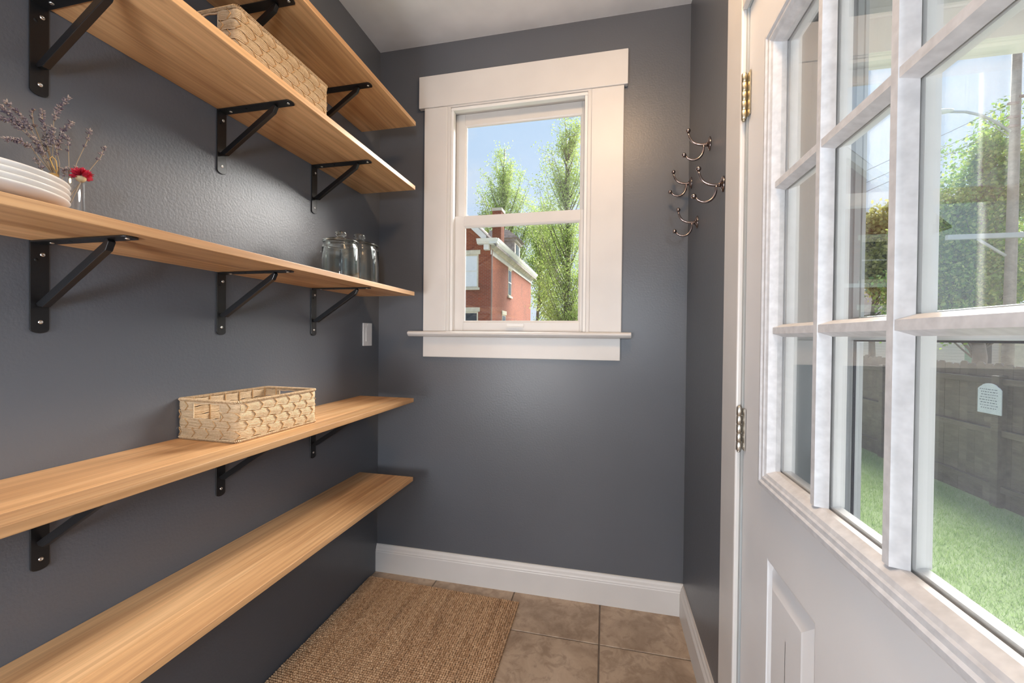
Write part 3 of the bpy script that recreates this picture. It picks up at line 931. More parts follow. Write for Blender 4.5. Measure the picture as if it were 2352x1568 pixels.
# ------------------------------------------------------------------ vase with dried flowers
vx, vy = 0.100, -1.311
vs_ = thing('glass_vase', 'small clear glass vase holding dried lavender on the middle shelf', 'vase', (vx, vy, pzb))
VH, VR = 0.094, 0.0285
MB().lathe([(0.0001, 0.0), (VR - 0.002, 0.0), (VR, 0.002), (VR, VH - 0.001), (VR - 0.0008, VH), (VR - 0.0016, VH - 0.001), (VR - 0.0018, 0.010), (VR - 0.004, 0.008), (0.0001, 0.007)], 48, (vx, vy, pzb)).build('vase_body', 'vase_glass', vs_)
SPR = [
 [(0.092, -1.299, 1.662), (0.094, -1.317, 1.631), (0.096, -1.324, 1.606), (0.098, -1.327, 1.532), (0.1, -1.327, 1.503)],
 [(0.107, -1.305, 1.611), (0.105, -1.315, 1.589), (0.104, -1.323, 1.552), (0.102, -1.326, 1.529), (0.1, -1.326, 1.504)],
 [(0.098, -1.269, 1.612), (0.099, -1.274, 1.589), (0.099, -1.29, 1.541), (0.1, -1.3, 1.504), (0.1, -1.307, 1.469)],
 [(0.11, -1.252, 1.584), (0.108, -1.256, 1.565), (0.105, -1.27, 1.537), (0.103, -1.288, 1.5), (0.1, -1.297, 1.479)],
 [(0.111, -1.312, 1.577), (0.108, -1.309, 1.561), (0.106, -1.307, 1.533), (0.103, -1.305, 1.502), (0.1, -1.309, 1.468)],
 [(0.083, -1.334, 1.62), (0.087, -1.334, 1.596), (0.092, -1.332, 1.565), (0.096, -1.328, 1.533), (0.1, -1.327, 1.503)],
 [(0.081, -1.347, 1.615), (0.085, -1.347, 1.591), (0.09, -1.342, 1.567), (0.095, -1.334, 1.534), (0.1, -1.327, 1.503)],
 [(0.122, -1.4, 1.594), (0.116, -1.381, 1.585), (0.111, -1.363, 1.567), (0.105, -1.344, 1.539), (0.1, -1.328, 1.503)],
 [(0.093, -1.394, 1.595), (0.095, -1.38, 1.585), (0.096, -1.364, 1.571), (0.098, -1.349, 1.547), (0.1, -1.329, 1.502)],
 [(0.092, -1.393, 1.575), (0.094, -1.382, 1.577), (0.096, -1.368, 1.567), (0.098, -1.354, 1.553), (0.1, -1.329, 1.502)],
 [(0.13, -1.405, 1.53), (0.122, -1.384, 1.538), (0.115, -1.365, 1.534), (0.107, -1.348, 1.519), (0.1, -1.328, 1.503)],
 [(0.104, -1.331, 1.588), (0.103, -1.329, 1.571), (0.102, -1.337, 1.552), (0.101, -1.331, 1.524), (0.1, -1.327, 1.503)],
 [(0.122, -1.366, 1.549), (0.116, -1.356, 1.539), (0.111, -1.346, 1.529), (0.105, -1.336, 1.513), (0.1, -1.327, 1.503)],
 [(0.104, -1.354, 1.519), (0.103, -1.347, 1.509), (0.102, -1.341, 1.498), (0.101, -1.327, 1.489), (0.1, -1.32, 1.48)],
 [(0.112, -1.331, 1.559), (0.109, -1.327, 1.544), (0.106, -1.321, 1.524), (0.103, -1.321, 1.505), (0.1, -1.321, 1.496)],
 [(0.088, -1.33, 1.576), (0.091, -1.333, 1.558), (0.094, -1.329, 1.537), (0.097, -1.328, 1.519), (0.1, -1.326, 1.503)],
 [(0.112, -1.317, 1.514), (0.109, -1.317, 1.503), (0.106, -1.318, 1.493), (0.103, -1.319, 1.481), (0.1, -1.317, 1.472)],
]
SPL = ['tallest dried lavender sprig, upright with a bent grey tip', 'dried lavender sprig leaning right with a plump grey head, left of centre', 'dried lavender sprig leaning right, rising above the red flower',
       'dried lavender sprig reaching furthest right, past the red flower', 'short upright dried lavender sprig just left of the red flower', 'upright dried lavender sprig with a full head, beside the tallest sprig',
       'upright dried lavender sprig with spaced grey whorls on the left', 'uppermost of the lavender sprigs sweeping to the left', 'long grey lavender sprig sweeping left at the picture edge', 'dark purple lavender sprig sweeping left at the picture edge',
       'lowest lavender sprig sweeping left, with a thick round head', 'pale fluffy lavender sprig in the middle of the bunch', 'dark purple lavender sprig in the lower left of the bunch', 'small drooping lavender sprig just above the plates',
       'short purple lavender sprig in front of the tallest stem', 'pale short lavender sprig behind the middle of the bunch', 'stubby dark lavender sprig at the vase rim beside the red flower']
def floret(m_, c, d, L, r):
    d = Vector(d).normalized(); a = d.orthogonal().normalized(); b_ = d.cross(a)
    c = Vector(c)
    vs2 = [c]
    for i, (f_, rr) in enumerate(((0.35, 1.0), (0.75, 0.8))):
        for k_ in range(5):
            an = 2 * PI * k_ / 5 + i * 0.6
            vs2.append(c + d * L * f_ + (a * math.cos(an) + b_ * math.sin(an)) * r * rr)
    vs2.append(c + d * L)
    fs = [(0, 1 + k_, 1 + (k_ + 1) % 5) for k_ in range(5)] + [(1 + k_, 6 + k_, 6 + (k_ + 1) % 5, 1 + (k_ + 1) % 5) for k_ in range(5)] + [(6 + k_, 11, 6 + (k_ + 1) % 5) for k_ in range(5)]
    m_.add(vs2, fs, True)
for i, sp_ in enumerate(SPR):
    t = thing('lavender_sprig', SPL[i], 'dried flower', sp_[-1], 0, 'dried lavender in the vase')
    ex = vx + random.uniform(-0.015, 0.015); ey = vy + random.uniform(-0.014, 0.012)
    path = [Vector(p) for p in sp_] + [Vector((ex, ey, pzb + random.uniform(0.010, 0.02)))]
    fine = []
    for q in range(len(path) - 1):
        for f_ in (0, 0.33, 0.66): fine.append(path[q].lerp(path[q + 1], f_))
    fine.append(path[-1])
    MB().tube(fine, 0.00075, 5).build('stem', 'lavender_stem', t)
    m_ = MB()
    dense = i in (0, 1, 5, 7, 8, 9, 10, 11, 12)
    nlev = (11 if dense else 7)
    span = (path[0] - path[1]).length + ((path[1] - path[2]).length if dense else 0.3 * (path[1] - path[2]).length)
    for lv in range(nlev):
        f_ = lv / (nlev - 1) * span
        if f_ < (path[0] - path[1]).length: p = path[0].lerp(path[1], f_ / (path[0] - path[1]).length); ax_ = path[0] - path[1]
        else: p = path[1].lerp(path[2], (f_ - (path[0] - path[1]).length) / (path[1] - path[2]).length); ax_ = path[1] - path[2]
        if not dense and lv in (2, 4, 5): continue
        ax_.normalize()
        for q in range(8 if dense else 7):
            rd = Vector((random.gauss(0, 1), random.gauss(0, 1), random.gauss(0, 1))).normalized()
            dr = (rd + ax_ * 0.9).normalized()
            floret(m_, p, dr, random.uniform(0.0050, 0.0082), random.uniform(0.0011, 0.0017))
    # stray whorl lower on the stem
    p = path[2].lerp(path[3], 0.3)
    for q in range(4):
        rd = Vector((random.gauss(0, 1), random.gauss(0, 1), random.gauss(0, 1))).normalized()
        floret(m_, p, rd, 0.005, 0.0011)
    m_.build('florets', 'floret', t, fix=False)['kind'] = 'stuff'
# twine bow around the stems
tw = MB()
nx_, ny_, nz_ = 0.100, -1.327, 1.503
for q in range(3):
    tw.tube([(nx_ + 0.0072 * math.cos(a), ny_ + 0.0072 * math.sin(a), nz_ - 0.004 + q * 0.0016 + 0.001 * math.sin(a)) for a in [2 * PI * i / 16 for i in range(16)]], 0.0009, 5, closed=True)
tw.tube([(nx_ + 0.008, ny_ + 0.001, nz_), (nx_ + 0.010, ny_ - 0.006, nz_ + 0.012), (nx_ + 0.009, ny_ - 0.010, nz_ + 0.024), (nx_ + 0.008, ny_ - 0.006, nz_ + 0.030), (nx_ + 0.009, ny_ - 0.001, nz_ + 0.024), (nx_ + 0.009, ny_ + 0.001, nz_ + 0.008), (nx_ + 0.008, ny_, nz_ - 0.001)], 0.0010, 6)
tag(tw.build('twine_tie', 'twine'), 'looped golden twine tied round the lavender stems', 'twine')
# red dried flower
rf = thing('red_flower', 'dried red strawflower with a cream base at the vase rim', 'dried flower', (0.115, -1.293, 1.500))
m_ = MB()
for q in range(190):
    a = random.uniform(0, 2 * PI); el = math.radians(random.uniform(-28, 88))
    d = Vector((math.cos(a) * math.cos(el), math.sin(a) * math.cos(el), math.sin(el) * 0.9))
    c = Vector((0.115, -1.2925, 1.5115)) + d * 0.005
    L = random.uniform(0.0095, 0.0155)
    sd = d.orthogonal().normalized(); sd = (Matrix.Rotation(random.uniform(0, 6.28), 3, d) @ sd) * random.uniform(0.0016, 0.0026)
    up_ = d.cross(sd).normalized() * 0.0008
    m_.add([c - sd * 0.5, c + sd * 0.5, c + d * L * 0.6 + sd + up_, c + d * L + up_ * 1.6, c + d * L * 0.6 - sd + up_], [(0, 1, 2, 3, 4)], True)
m_.build('petals', 'flower_red', rf, fix=False)['kind'] = 'stuff'
MB().lathe([(0.0001, 0), (0.004, 0.0005), (0.0078, 0.005), (0.0085, 0.009), (0.007, 0.011), (0.0001, 0.011)], 16, (0.115, -1.2935, 1.4985)).build('flower_base', 'flower_base', rf)
MB().tube([(0.115, -1.2935, 1.500), (0.108, -1.300, 1.470), (0.096, -1.312, 1.418)], 0.0009, 5).build('stem', 'lavender_stem', rf)

# ------------------------------------------------------------------ lidded glass jars
def jar(label, x, y, R, HB, KT):
    t = thing('glass_jar', label, 'jar', (x, y, pzb))
    w = 0.0032
    zb = HB   # body height to mouth
    pr = [(0, 0.0), (R * 0.90, 0.0), (R * 0.985, 0.004), (R, 0.012), (R, zb - 0.022), (R * 0.975, zb - 0.014), (R * 0.90, zb - 0.008), (R * 0.90, zb - 0.004), (R * 0.93, zb - 0.002), (R * 0.93, zb), (R * 0.87, zb),
          (R * 0.86, zb - 0.008), (R * 0.94 - w, zb - 0.016), (R - w, zb - 0.024), (R - w, 0.014), (R * 0.95 - w, 0.007), (0, 0.006)]
    MB().lathe(pr, 56, (x, y, pzb)).build('jar_body', 'jar_glass', t)
    z = zb + 0.0006
    k_ = KT - zb       # lid height incl. knob
    lid = [(0, 0.0055), (R * 0.78, 0.001), (R * 0.80, 0.0), (R * 0.96, 0.0), (R * 0.985, 0.0025), (R * 0.97, 0.0055), (R * 0.93, 0.0075), (R * 0.70, k_ * 0.28), (R * 0.36, k_ * 0.40), (R * 0.27, k_ * 0.46), (R * 0.20, k_ * 0.52), (R * 0.20, k_ * 0.56), (R * 0.285, k_ * 0.66), (R * 0.31, k_ * 0.78), (R * 0.27, k_ * 0.92), (R * 0.14, k_ * 0.99), (0, k_)]
    ld = MB().lathe([(max(r, 1e-5), h + z) for r, h in lid], 56, (x, y, pzb)).build('lid', 'jar_glass', t)
    # rubber-free glass gasket ring seen below the lid
    return t
jar('clear glass canister with knobbed lid, the nearer of two on the middle shelf', 0.160, -0.536, 0.066, 0.142, 0.186)
jar('clear glass canister with knobbed lid, the farther one beside the corner', 0.104, -0.332, 0.079, 0.176, 0.229)

# ------------------------------------------------------------------ wall plate
sw = thing('light_switch', 'white rocker switch plate on the left wall near the corner', 'switch', (0.0, -0.107, 1.207))
MB().box(0.0003, 0.0055, -0.145, -0.070, 1.152, 1.262).build('cover_plate', 'switch_plastic', sw, bevel=0.002)
MB().prism([(0.0055, 1.174), (0.0075, 1.174), (0.0062, 1.240), (0.0055, 1.240)], 'y', -0.124, -0.091).build('rocker', 'switch_plastic', sw, bevel=0.0006)
for zz in (1.160, 1.254):
    MB().lathe([(0.0028, 0.0), (0.0024, 0.0008), (0, 0.0009)], 12, (0.0055, -0.1075, zz), 'x').build('screw', 'switch_plastic', sw)

# ------------------------------------------------------------------ coat hooks
def make_hook():
    t = bpy.data.objects.new('coat_hook', None); COL.objects.link(t); t.empty_display_size = 0.03
    # local: -x points into the room, origin on the wall
    n = 24
    vs2 = []; rings = [(1.0, 0.0004), (1.0, 0.0028), (0.86, 0.0056), (0.55, 0.0085), (0.30, 0.0120)]
    for sc_, dx in rings:
        for k_ in range(n):
            a = 2 * PI * k_ / n
            ww = 0.0160 * sc_ * math.cos(a); hh_ = 0.0245 * sc_ * math.sin(a)
            vs2.append((-dx, ww * (1 - 0.35 * abs(math.sin(a)) ** 2), hh_))
    fs = [tuple(range(n - 1, -1, -1)), tuple((len(rings) - 1) * n + k_ for k_ in range(n))]
    for i in range(len(rings) - 1):
        for k_ in range(n):
            k2 = (k_ + 1) % n
            fs.append((i * n + k_, i * n + k2, (i + 1) * n + k2, (i + 1) * n + k_))
    MB().add(vs2, fs, True).build('back_plate', 'hook_bronze', t, local=True)
    def bez(p, n_=14):
        P_ = [Vector((a, 0, b_)) for a, b_ in p]; o_ = []
        for i in range(n_ + 1):
            u_ = i / n_
            o_.append((1 - u_) ** 3 * P_[0] + 3 * (1 - u_) ** 2 * u_ * P_[1] + 3 * (1 - u_) * u_ * u_ * P_[2] + u_ ** 3 * P_[3])
        return o_
    pu = bez([(-0.006, -0.002), (-0.035, -0.004), (-0.064, 0.002), (-0.0705, 0.043)])
    MB().tube(pu, [0.0047 - 0.0010 * i / 14 for i in range(15)], 10).build('upper_arm', 'hook_bronze', t, local=True)
    pl_ = [Vector((-0.020, 0, -0.003))] + bez([(-0.0205, -0.010), (-0.020, -0.052), (-0.056, -0.064), (-0.078, -0.037)])
    MB().tube(pl_, [0.0044 - 0.0008 * i / 15 for i in range(16)], 10).build('lower_arm', 'hook_bronze', t, local=True)
    MB().lathe([(0.0, 0), (0.0065, 0.0), (0.0076, -0.0015), (0.0065, -0.003), (0.0052, -0.0035), (0.0, -0.0035)], 14, (-0.0115, 0, -0.002), 'x').build('collar', 'hook_bronze', t, local=True)
    for c in ((-0.0710, 0, 0.0505), (-0.0835, 0, -0.0320)):
        MB().ball(c, 0.0080, 16, 10).build('ball_tip', 'hook_bronze', t, local=True)
    for zz in (0.0145, -0.0145):
        MB().ball((-0.0062, 0, zz), 0.0026, 10, 6, (0.6, 1, 1)).build('screw', 'hook_bronze', t, local=True)
    return t
hk = make_hook()
for i, (yy, zz, lb) in enumerate(((-0.373, 1.869, 'bronze double coat hook mounted highest on the right wall'), (-0.548, 1.668, 'bronze double coat hook half hidden by the door casing'),
                                  (-0.060, 1.850, 'bronze double coat hook tucked right into the wall corner'), (-0.190, 1.652, 'lowest of the bronze double coat hooks on the right wall'))):
    o = hk if i == 0 else copy_tree(hk)
    o.location = (W, yy, zz)
    tag(o, lb, 'hook', 'bronze coat hooks')

# ------------------------------------------------------------------ rug: loops of jute on a backing
rug = thing('jute_rug', 'brown striped jute rug with a looped weave on the tile floor', 'rug', (0.385, -0.85, 0.0))
def rug_top_y(x): return -0.071 - 0.022 * (x / 0.765)
b = MB()
b.add([(0.004, -1.70, 0.0004), (0.766, -1.70, 0.0004), (0.766, rug_top_y(0.766), 0.0004), (0.004, rug_top_y(0), 0.0004), (0.004, -1.70, 0.006), (0.766, -1.70, 0.006), (0.766, rug_top_y(0.766), 0.006), (0.004, rug_top_y(0), 0.006)],
      [(0, 3, 2, 1), (4, 5, 6, 7), (0, 1, 5, 4), (1, 2, 6, 5), (2, 3, 7, 6), (3, 0, 4, 7)])
b.build('backing', 'rug_backing', rug)
NX, NY = 84, 176
du, dv = 0.762 / NX, 0.0092
ii, jj = np.meshgrid(np.arange(NX), np.arange(NY), indexing='ij')
ii = ii.ravel(); jj = jj.ravel()
cxs = 0.005 + (ii + 0.5 + 0.5 * (jj % 2) * 0.0) * du + rng.normal(0, 0.0006, ii.size)
cys = -0.071 - 0.022 * cxs / 0.765 - 0.006 - jj * dv + rng.normal(0, 0.0005, ii.size)
# a loop: small dome, slightly slanted
tpl = []
for r_, z_ in ((1.0, 0.0), (0.80, 0.62), (0.38, 0.94)):
    for k_ in range(6):
        a = 2 * PI * k_ / 6
        tpl.append((r_ * math.cos(a), r_ * math.sin(a), z_))
tpl.append((0, 0, 1.0))
tpl = np.array(tpl)
tf = []
for i in range(2):
    for k_ in range(6):
        k2 = (k_ + 1) % 6
        tf.append((i * 6 + k_, i * 6 + k2, (i + 1) * 6 + k2)); tf.append((i * 6 + k_, (i + 1) * 6 + k2, (i + 1) * 6 + k_))
for k_ in range(6): tf.append((12 + k_, 12 + (k_ + 1) % 6, 18))
tf = np.array(tf)
n = cxs.size
rot = 0.55 + rng.normal(0, 0.25, n)
sx_ = 0.0054 * rng.uniform(0.85, 1.12, n); sy_ = 0.0036 * rng.uniform(0.85, 1.15, n); sz_ = 0.0062 * rng.uniform(0.75, 1.15, n)
lx = tpl[None, :, 0] * sx_[:, None]; ly = tpl[None, :, 1] * sy_[:, None]
X = cxs[:, None] + lx * np.cos(rot)[:, None] - ly * np.sin(rot)[:, None]
Y = cys[:, None] + lx * np.sin(rot)[:, None] + ly * np.cos(rot)[:, None]
X = np.clip(X, 0.0025, None)
Z = 0.0058 + tpl[None, :, 2] * sz_[:, None]
V = np.stack([X - 0.385, Y + 0.85, Z], -1).reshape(-1, 3)
F_ = (tf[None] + (np.arange(n) * 19)[:, None, None]).reshape(-1, 3)
lp = fast_mesh('loops', V, F_, 'rug', rug, True)
lp['kind'] = 'stuff'

# ------------------------------------------------------------------ added lamps out of view that brighten the room
dl = thing('added_ceiling_light', 'added unseen warm light, a glowing dome on the ceiling', 'lamp', (1.20, -1.12, H))
MB().lathe([(0, 0), (0.165, 0), (0.165, -0.018), (0.155, -0.022), (0, -0.022)], 40, (1.20, -1.12, H)).build('fill_mount', 'hinge_nickel', dl)
MB().lathe([(0.152, -0.022), (0.145, -0.055), (0.115, -0.085), (0.06, -0.102), (0.0001, -0.106)], 40, (1.20, -1.12, H)).build('fill_emitter', 'warm_fill_glow', dl)
sc_ = thing('added_wall_fill', 'added unseen cool fill light, a glowing tube on the right wall', 'lamp', (W, -2.80, 1.45))
MB().box(W - 0.022, W - 0.0004, -2.855, -2.745, 1.30, 1.60).build('fill_mount', 'hinge_nickel', sc_, bevel=0.004)
MB().lathe([(0.0001, 0.0), (0.044, 0.004), (0.048, 0.02), (0.048, 0.32), (0.044, 0.336), (0.0001, 0.34)], 28, (W - 0.078, -2.80, 1.28)).build('fill_emitter', 'cool_fill_glow', sc_)
fl = thing('added_low_fill', 'added unseen fill light, a glowing ball on a low stand', 'lamp', (0.30, -2.90, 0))
MB().lathe([(0, 0), (0.15, 0), (0.15, 0.012), (0.13, 0.02), (0, 0.02)], 32, (0.30, -2.90, 0)).build('fill_mount', 'black_steel', fl)
MB().tube([(0.30, -2.90, 0.02), (0.30, -2.90, 0.62)], 0.012, 10).build('fill_stand', 'black_steel', fl)
MB().ball((0.30, -2.90, 0.86), 0.25, 32, 20).build('fill_emitter', 'low_fill_glow', fl)

# ================================================================== outdoors
ZG = -1.06
S(MB().box(-80, 120, 0.16, 160, ZG - 0.3, ZG - 0.012).box(XO, 120, -60, 0.16, ZG - 0.3, ZG - 0.012).build('ground', 'far_ground'))
S(MB().box(XO, 6.6, 0.17, 14.6, ZG - 0.011, ZG).build('lawn', 'lawn'))
# grass blades on the near lawn
n = 120000
gx = rng.uniform(2.6, 6.33, n); gy = -0.6 + 10.6 * rng.uniform(0, 1, n) ** 1.1
hgt = rng.uniform(0.025, 0.06, n); wd = rng.uniform(0.0020, 0.0042, n); an = rng.uniform(0, 2 * PI, n)
ln_x = rng.normal(0, 0.016, n); ln_y = rng.normal(0, 0.016, n)
V = np.zeros((n, 3, 3))
V[:, 0] = np.stack([gx - wd * np.cos(an), gy - wd * np.sin(an), np.full(n, ZG)], -1)
V[:, 1] = np.stack([gx + wd * np.cos(an), gy + wd * np.sin(an), np.full(n, ZG)], -1)
V[:, 2] = np.stack([gx + ln_x, gy + ln_y, ZG + hgt], -1)
gr = fast_mesh('grass', V.reshape(-1, 3), np.arange(n * 3).reshape(-1, 3), 'grass_blade')
gr['kind'] = 'stuff'; gr['label'] = 'short green lawn grass between the house and the fence'; gr['category'] = 'grass'

# ------------------------------------------------------------------ wooden privacy fence (its rail side faces us)
FX = 6.45
fence = thing('wooden_fence', 'weathered brown wooden fence with dog-eared boards beyond the lawn', 'fence', (FX, 8, ZG))
def picket_mesh(dh):
    w_ = 0.0698; t_ = 0.018; h_ = 1.955 + dh
    return MB().prism([(-w_, -0.02), (w_, -0.02), (w_, h_ - 0.035), (w_ - 0.035, h_), (-w_ + 0.035, h_), (-w_, h_ - 0.035)], 'x', 0.0, t_)
pk = []
for dh in (0.0, -0.014, 0.012):
    o = picket_mesh(dh).build('picket', 'fence_wood', fence, local=True)
    pk.append(o)
yy = 3.6; i = 0
while yy < 14.5:
    src = pk[random.randrange(3)]
    o = src if False else src.copy()
    COL.objects.link(o); o.parent = fence
    o.location = (random.uniform(-0.002, 0.002), yy - 8, random.uniform(-0.01, 0.01))
    yy += 0.1415; i += 1
for o in pk: bpy.data.objects.remove(o)
posts = [2.66, 5.065, 7.47, 9.875, 12.28, 14.6]
for p in posts[1:]:
    MB().box(FX - 0.105, FX - 0.002, p - 0.055, p + 0.055, ZG, ZG + 1.80).build('post', 'fence_wood', fence, bevel=0.006)
for q in range(len(posts) - 1):
    for rz_ in (0.615, -0.085, -0.845):
        MB().box(FX - 0.068, FX - 0.001, max(3.6, posts[q] + 0.06), posts[q + 1] - 0.06, rz_, rz_ + 0.085).build('rail', 'fence_wood', fence, bevel=0.004)
sg = thing('fence_sign', 'pale arched sign board fixed to the fence post', 'sign', (6.33, 5.112, 0.21))
m_ = MB()
arch = [(-0.182, 0.0), (0.182, 0.0), (0.182, 0.335), (0.150, 0.365)] + [(0.125 * math.cos(a), 0.365 + 0.055 * math.sin(a)) for a in [PI * i / 10 for i in range(1, 10)]] + [(-0.150, 0.365), (-0.182, 0.335)]
m_.prism(arch, 'x', -0.012, 0.0); m_.build('board', 'sign_white', sg, local=True, bevel=0.003)
m_ = MB()
for rw in range(8):
    z0_ = 0.33 - rw * 0.037; y_ = -0.14 + random.uniform(0, 0.05)
    while y_ < 0.13:
        l_ = random.uniform(0.012, 0.045)
        m_.box(-0.0132, -0.0122, y_, min(0.15, y_ + l_), z0_, z0_ + 0.009); y_ += l_ + 0.014
m_.build('lettering', 'sign_ink', sg, local=True)['kind'] = 'stuff'

# ------------------------------------------------------------------ trees
def tree(name, label, base, trunk_top, trunk_r, blobs, leaf_mat, leaf_size, n_leaf, seed, group='trees beyond the window', limb_n=40, ascend=0.55, spread_=0.55, bark='bark', cat='tree', limb_r=0.03):
    rs = np.random.default_rng(seed); rr = random.Random(seed)
    t = thing(name, label, cat, base, 0, group)
    B = Vector(base); T = Vector(trunk_top)
    m_ = MB()
    tp = []
    for i in range(9):
        f_ = i / 8
        p = B.lerp(T, f_); tp.append(p + Vector((rr.uniform(-1, 1), rr.uniform(-1, 1), 0)) * trunk_r * 0.6 * (1 if 0 < i else 0))
    m_.tube(tp, [trunk_r * (1 - 0.8 * i / 8) for i in range(9)], 8)
    m_.build('trunk', bark, t)
    limbs = MB(); anchors = []
    wts = np.array([b_[2] for b_ in blobs], float); wts /= wts.sum()
    for q in range(limb_n):
        c, rad, _ = blobs[rs.choice(len(blobs), p=wts)]
        d = rs.normal(size=3); d /= np.linalg.norm(d); d *= rs.uniform(0.35, 1.0) ** 0.5
        end = Vector(c) + Vector((d[0] * rad[0], d[1] * rad[1], d[2] * rad[2]))
        hz = end - B
        z0_ = max(B.z + (T.z - B.z) * 0.15, end.z - ascend * 2.0 * math.hypot(end.x - T.x, end.y - T.y) - 0.6)
        z0_ = min(z0_, T.z * 0.98)
        f_ = (z0_ - B.z) / max(1e-3, T.z - B.z)
        st_ = B.lerp(T, min(1, max(0.1, f_)))
        mid = st_.lerp(end, 0.5) + Vector((rr.uniform(-.2, .2), rr.uniform(-.2, .2), 0.0)) - Vector((0, 0, 0.12 * (end - st_).length))
        pts = []
        for i in range(6):
            u_ = i / 5
            pts.append((1 - u_) ** 2 * st_ + 2 * (1 - u_) * u_ * mid + u_ * u_ * end)
        limbs.tube(pts, [limb_r * (1 - 0.85 * i / 5) for i in range(6)], 4, caps=False)
        for u_ in (0.45, 0.59, 0.73, 0.86, 1.0):
            p = (1 - u_) ** 2 * st_ + 2 * (1 - u_) * u_ * mid + u_ * u_ * end
            # twigs
            tw_ = p + Vector((rr.gauss(0, 1), rr.gauss(0, 1), abs(rr.gauss(0.3, 0.8)))) * spread_ * 0.9
            limbs.tube([p, p.lerp(tw_, 0.5), tw_], [limb_r * 0.28, limb_r * 0.2, limb_r * 0.1], 3, caps=False)
            anchors += [p, tw_, p.lerp(tw_, 0.6)]
    limbs.build('branches', bark, t, fix=False)['kind'] = 'stuff'
    A = np.array([tuple(a) for a in anchors])
    P = A[rs.integers(0, len(A), n_leaf)] + rs.normal(0, spread_ * 0.42, (n_leaf, 3))
    s_ = leaf_size * rs.uniform(0.6, 1.25, n_leaf)
    u_ = rs.normal(size=(n_leaf, 3)); u_ /= np.linalg.norm(u_, axis=1)[:, None]
    w_ = rs.normal(size=(n_leaf, 3)); w_ -= u_ * (w_ * u_).sum(1)[:, None]; w_ /= np.linalg.norm(w_, axis=1)[:, None]
    V = np.stack([P - u_ * s_[:, None] * 0.5, P + w_ * s_[:, None] * 0.34, P + u_ * s_[:, None] * 0.5, P - w_ * s_[:, None] * 0.34], 1) - np.array(base)[None, None]
    lf = fast_mesh('leaves', V.reshape(-1, 3), np.arange(n_leaf * 4).reshape(-1, 4), leaf_mat, t)
    lf['kind'] = 'stuff'
    return t
tree('poplar_tree', 'tall pale green tree rising behind the brick house', (-7.6, 33.0, ZG), (-7.75, 33.0, 17.6), 0.22,
     [((-7.7, 33, 16.3), (1.0, 1.0, 2.0), 1.2), ((-8.6, 33, 14.0), (1.6, 1.5, 1.6), 2.2), ((-6.6, 33, 14.3), (1.5, 1.3, 1.8), 2.2), ((-9.3, 33, 11.8), (1.4, 1.4, 1.6), 2), ((-5.9, 33, 11.6), (1.6, 1.4, 1.6), 2), ((-7.6, 33, 11.0), (2.2, 1.6, 2.0), 2)],
     'leaf_spring', 0.125, 22000, 11, limb_n=95, ascend=1.0, spread_=0.45, limb_r=0.045)
tree('ash_tree', 'tallest pale green tree at the right of the window view', (-1.15, 24.3, ZG), (-1.35, 24.3, 14.4), 0.21,
     [((-1.35, 24.3, 14.2), (0.85, 0.9, 1.3), 1.4), ((-1.7, 24.3, 12.4), (1.8, 1.3, 1.5), 2.4), ((-2.4, 24.3, 10.6), (1.5, 1.3, 1.4), 2), ((-0.4, 24.3, 10.4), (1.4, 1.2, 2.0), 1.6), ((-2.3, 24.3, 8.2), (1.7, 1.4, 1.6), 3), ((-0.3, 24.3, 7.2), (1.5, 1.3, 2.0), 2.0), ((-2.3, 24.3, 5.4), (1.5, 1.3, 1.5), 3), ((-0.3, 24.3, 4.2), (1.4, 1.3, 1.5), 2.2), ((-2.0, 24.3, 3.0), (1.3, 1.2, 1.0), 2.0)],
     'leaf_spring', 0.105, 34000, 12, limb_n=150, ascend=1.0, spread_=0.42, limb_r=0.04)
tree('elm_tree', 'bushy bright green tree filling the gap between the two tall trees', (-5.0, 36.0, ZG), (-4.9, 36.0, 11.0), 0.20,
     [((-4.9, 36, 12.2), (1.9, 1.5, 1.9), 2), ((-3.8, 36, 10.6), (2.2, 1.6, 1.8), 3), ((-5.6, 36, 9.6), (2.0, 1.6, 1.8), 2), ((-3.9, 36, 8.0), (2.2, 1.6, 2.0), 3), ((-3.4, 36, 5.0), (2.2, 1.6, 2.0), 2)],
     'leaf_spring', 0.15, 20000, 13, limb_n=80, ascend=0.7, spread_=0.6, limb_r=0.04)
tree('maple_tree', 'large bright green maple tree in front of the utility pole', (11.4, 12.6, ZG), (11.6, 12.7, 6.2), 0.19,
     [((12.3, 13.0, 6.6), (1.1, 1.0, 1.0), 2), ((11.6, 12.8, 5.7), (1.2, 1.1, 1.0), 3), ((11.0, 12.7, 4.7), (1.1, 1.0, 1.0), 3), ((12.6, 13.1, 5.0), (1.2, 1.0, 1.2), 3), ((11.9, 12.9, 3.8), (1.5, 1.1, 1.0), 3.5), ((10.6, 12.6, 3.2), (0.9, 0.9, 0.9), 2.5), ((12.9, 13.2, 3.2), (1.2, 1.0, 1.0), 2.5), ((11.5, 12.8, 2.6), (1.5, 1.0, 0.7), 3), ((10.2, 12.5, 4.4), (0.5, 0.5, 0.7), 1)],
     'leaf_maple', 0.105, 52000, 15, 'trees beyond the fence', limb_n=150, ascend=0.4, spread_=0.36, limb_r=0.03)
tree('honey_locust', 'golden green tree left of the maple, above the fence', (10.66, 15.66, ZG), (10.66, 15.66, 4.8), 0.14,
     [((10.57, 15.48, 4.66), (0.8, 0.8, 1.1), 2), ((11.02, 15.57, 3.93), (0.9, 0.8, 0.8), 2), ((10.93, 15.48, 5.75), (0.45, 0.45, 0.6), 0.8)], 'leaf_gold', 0.15, 8000, 16, 'trees beyond the fence', limb_n=50, spread_=0.32, limb_r=0.025)
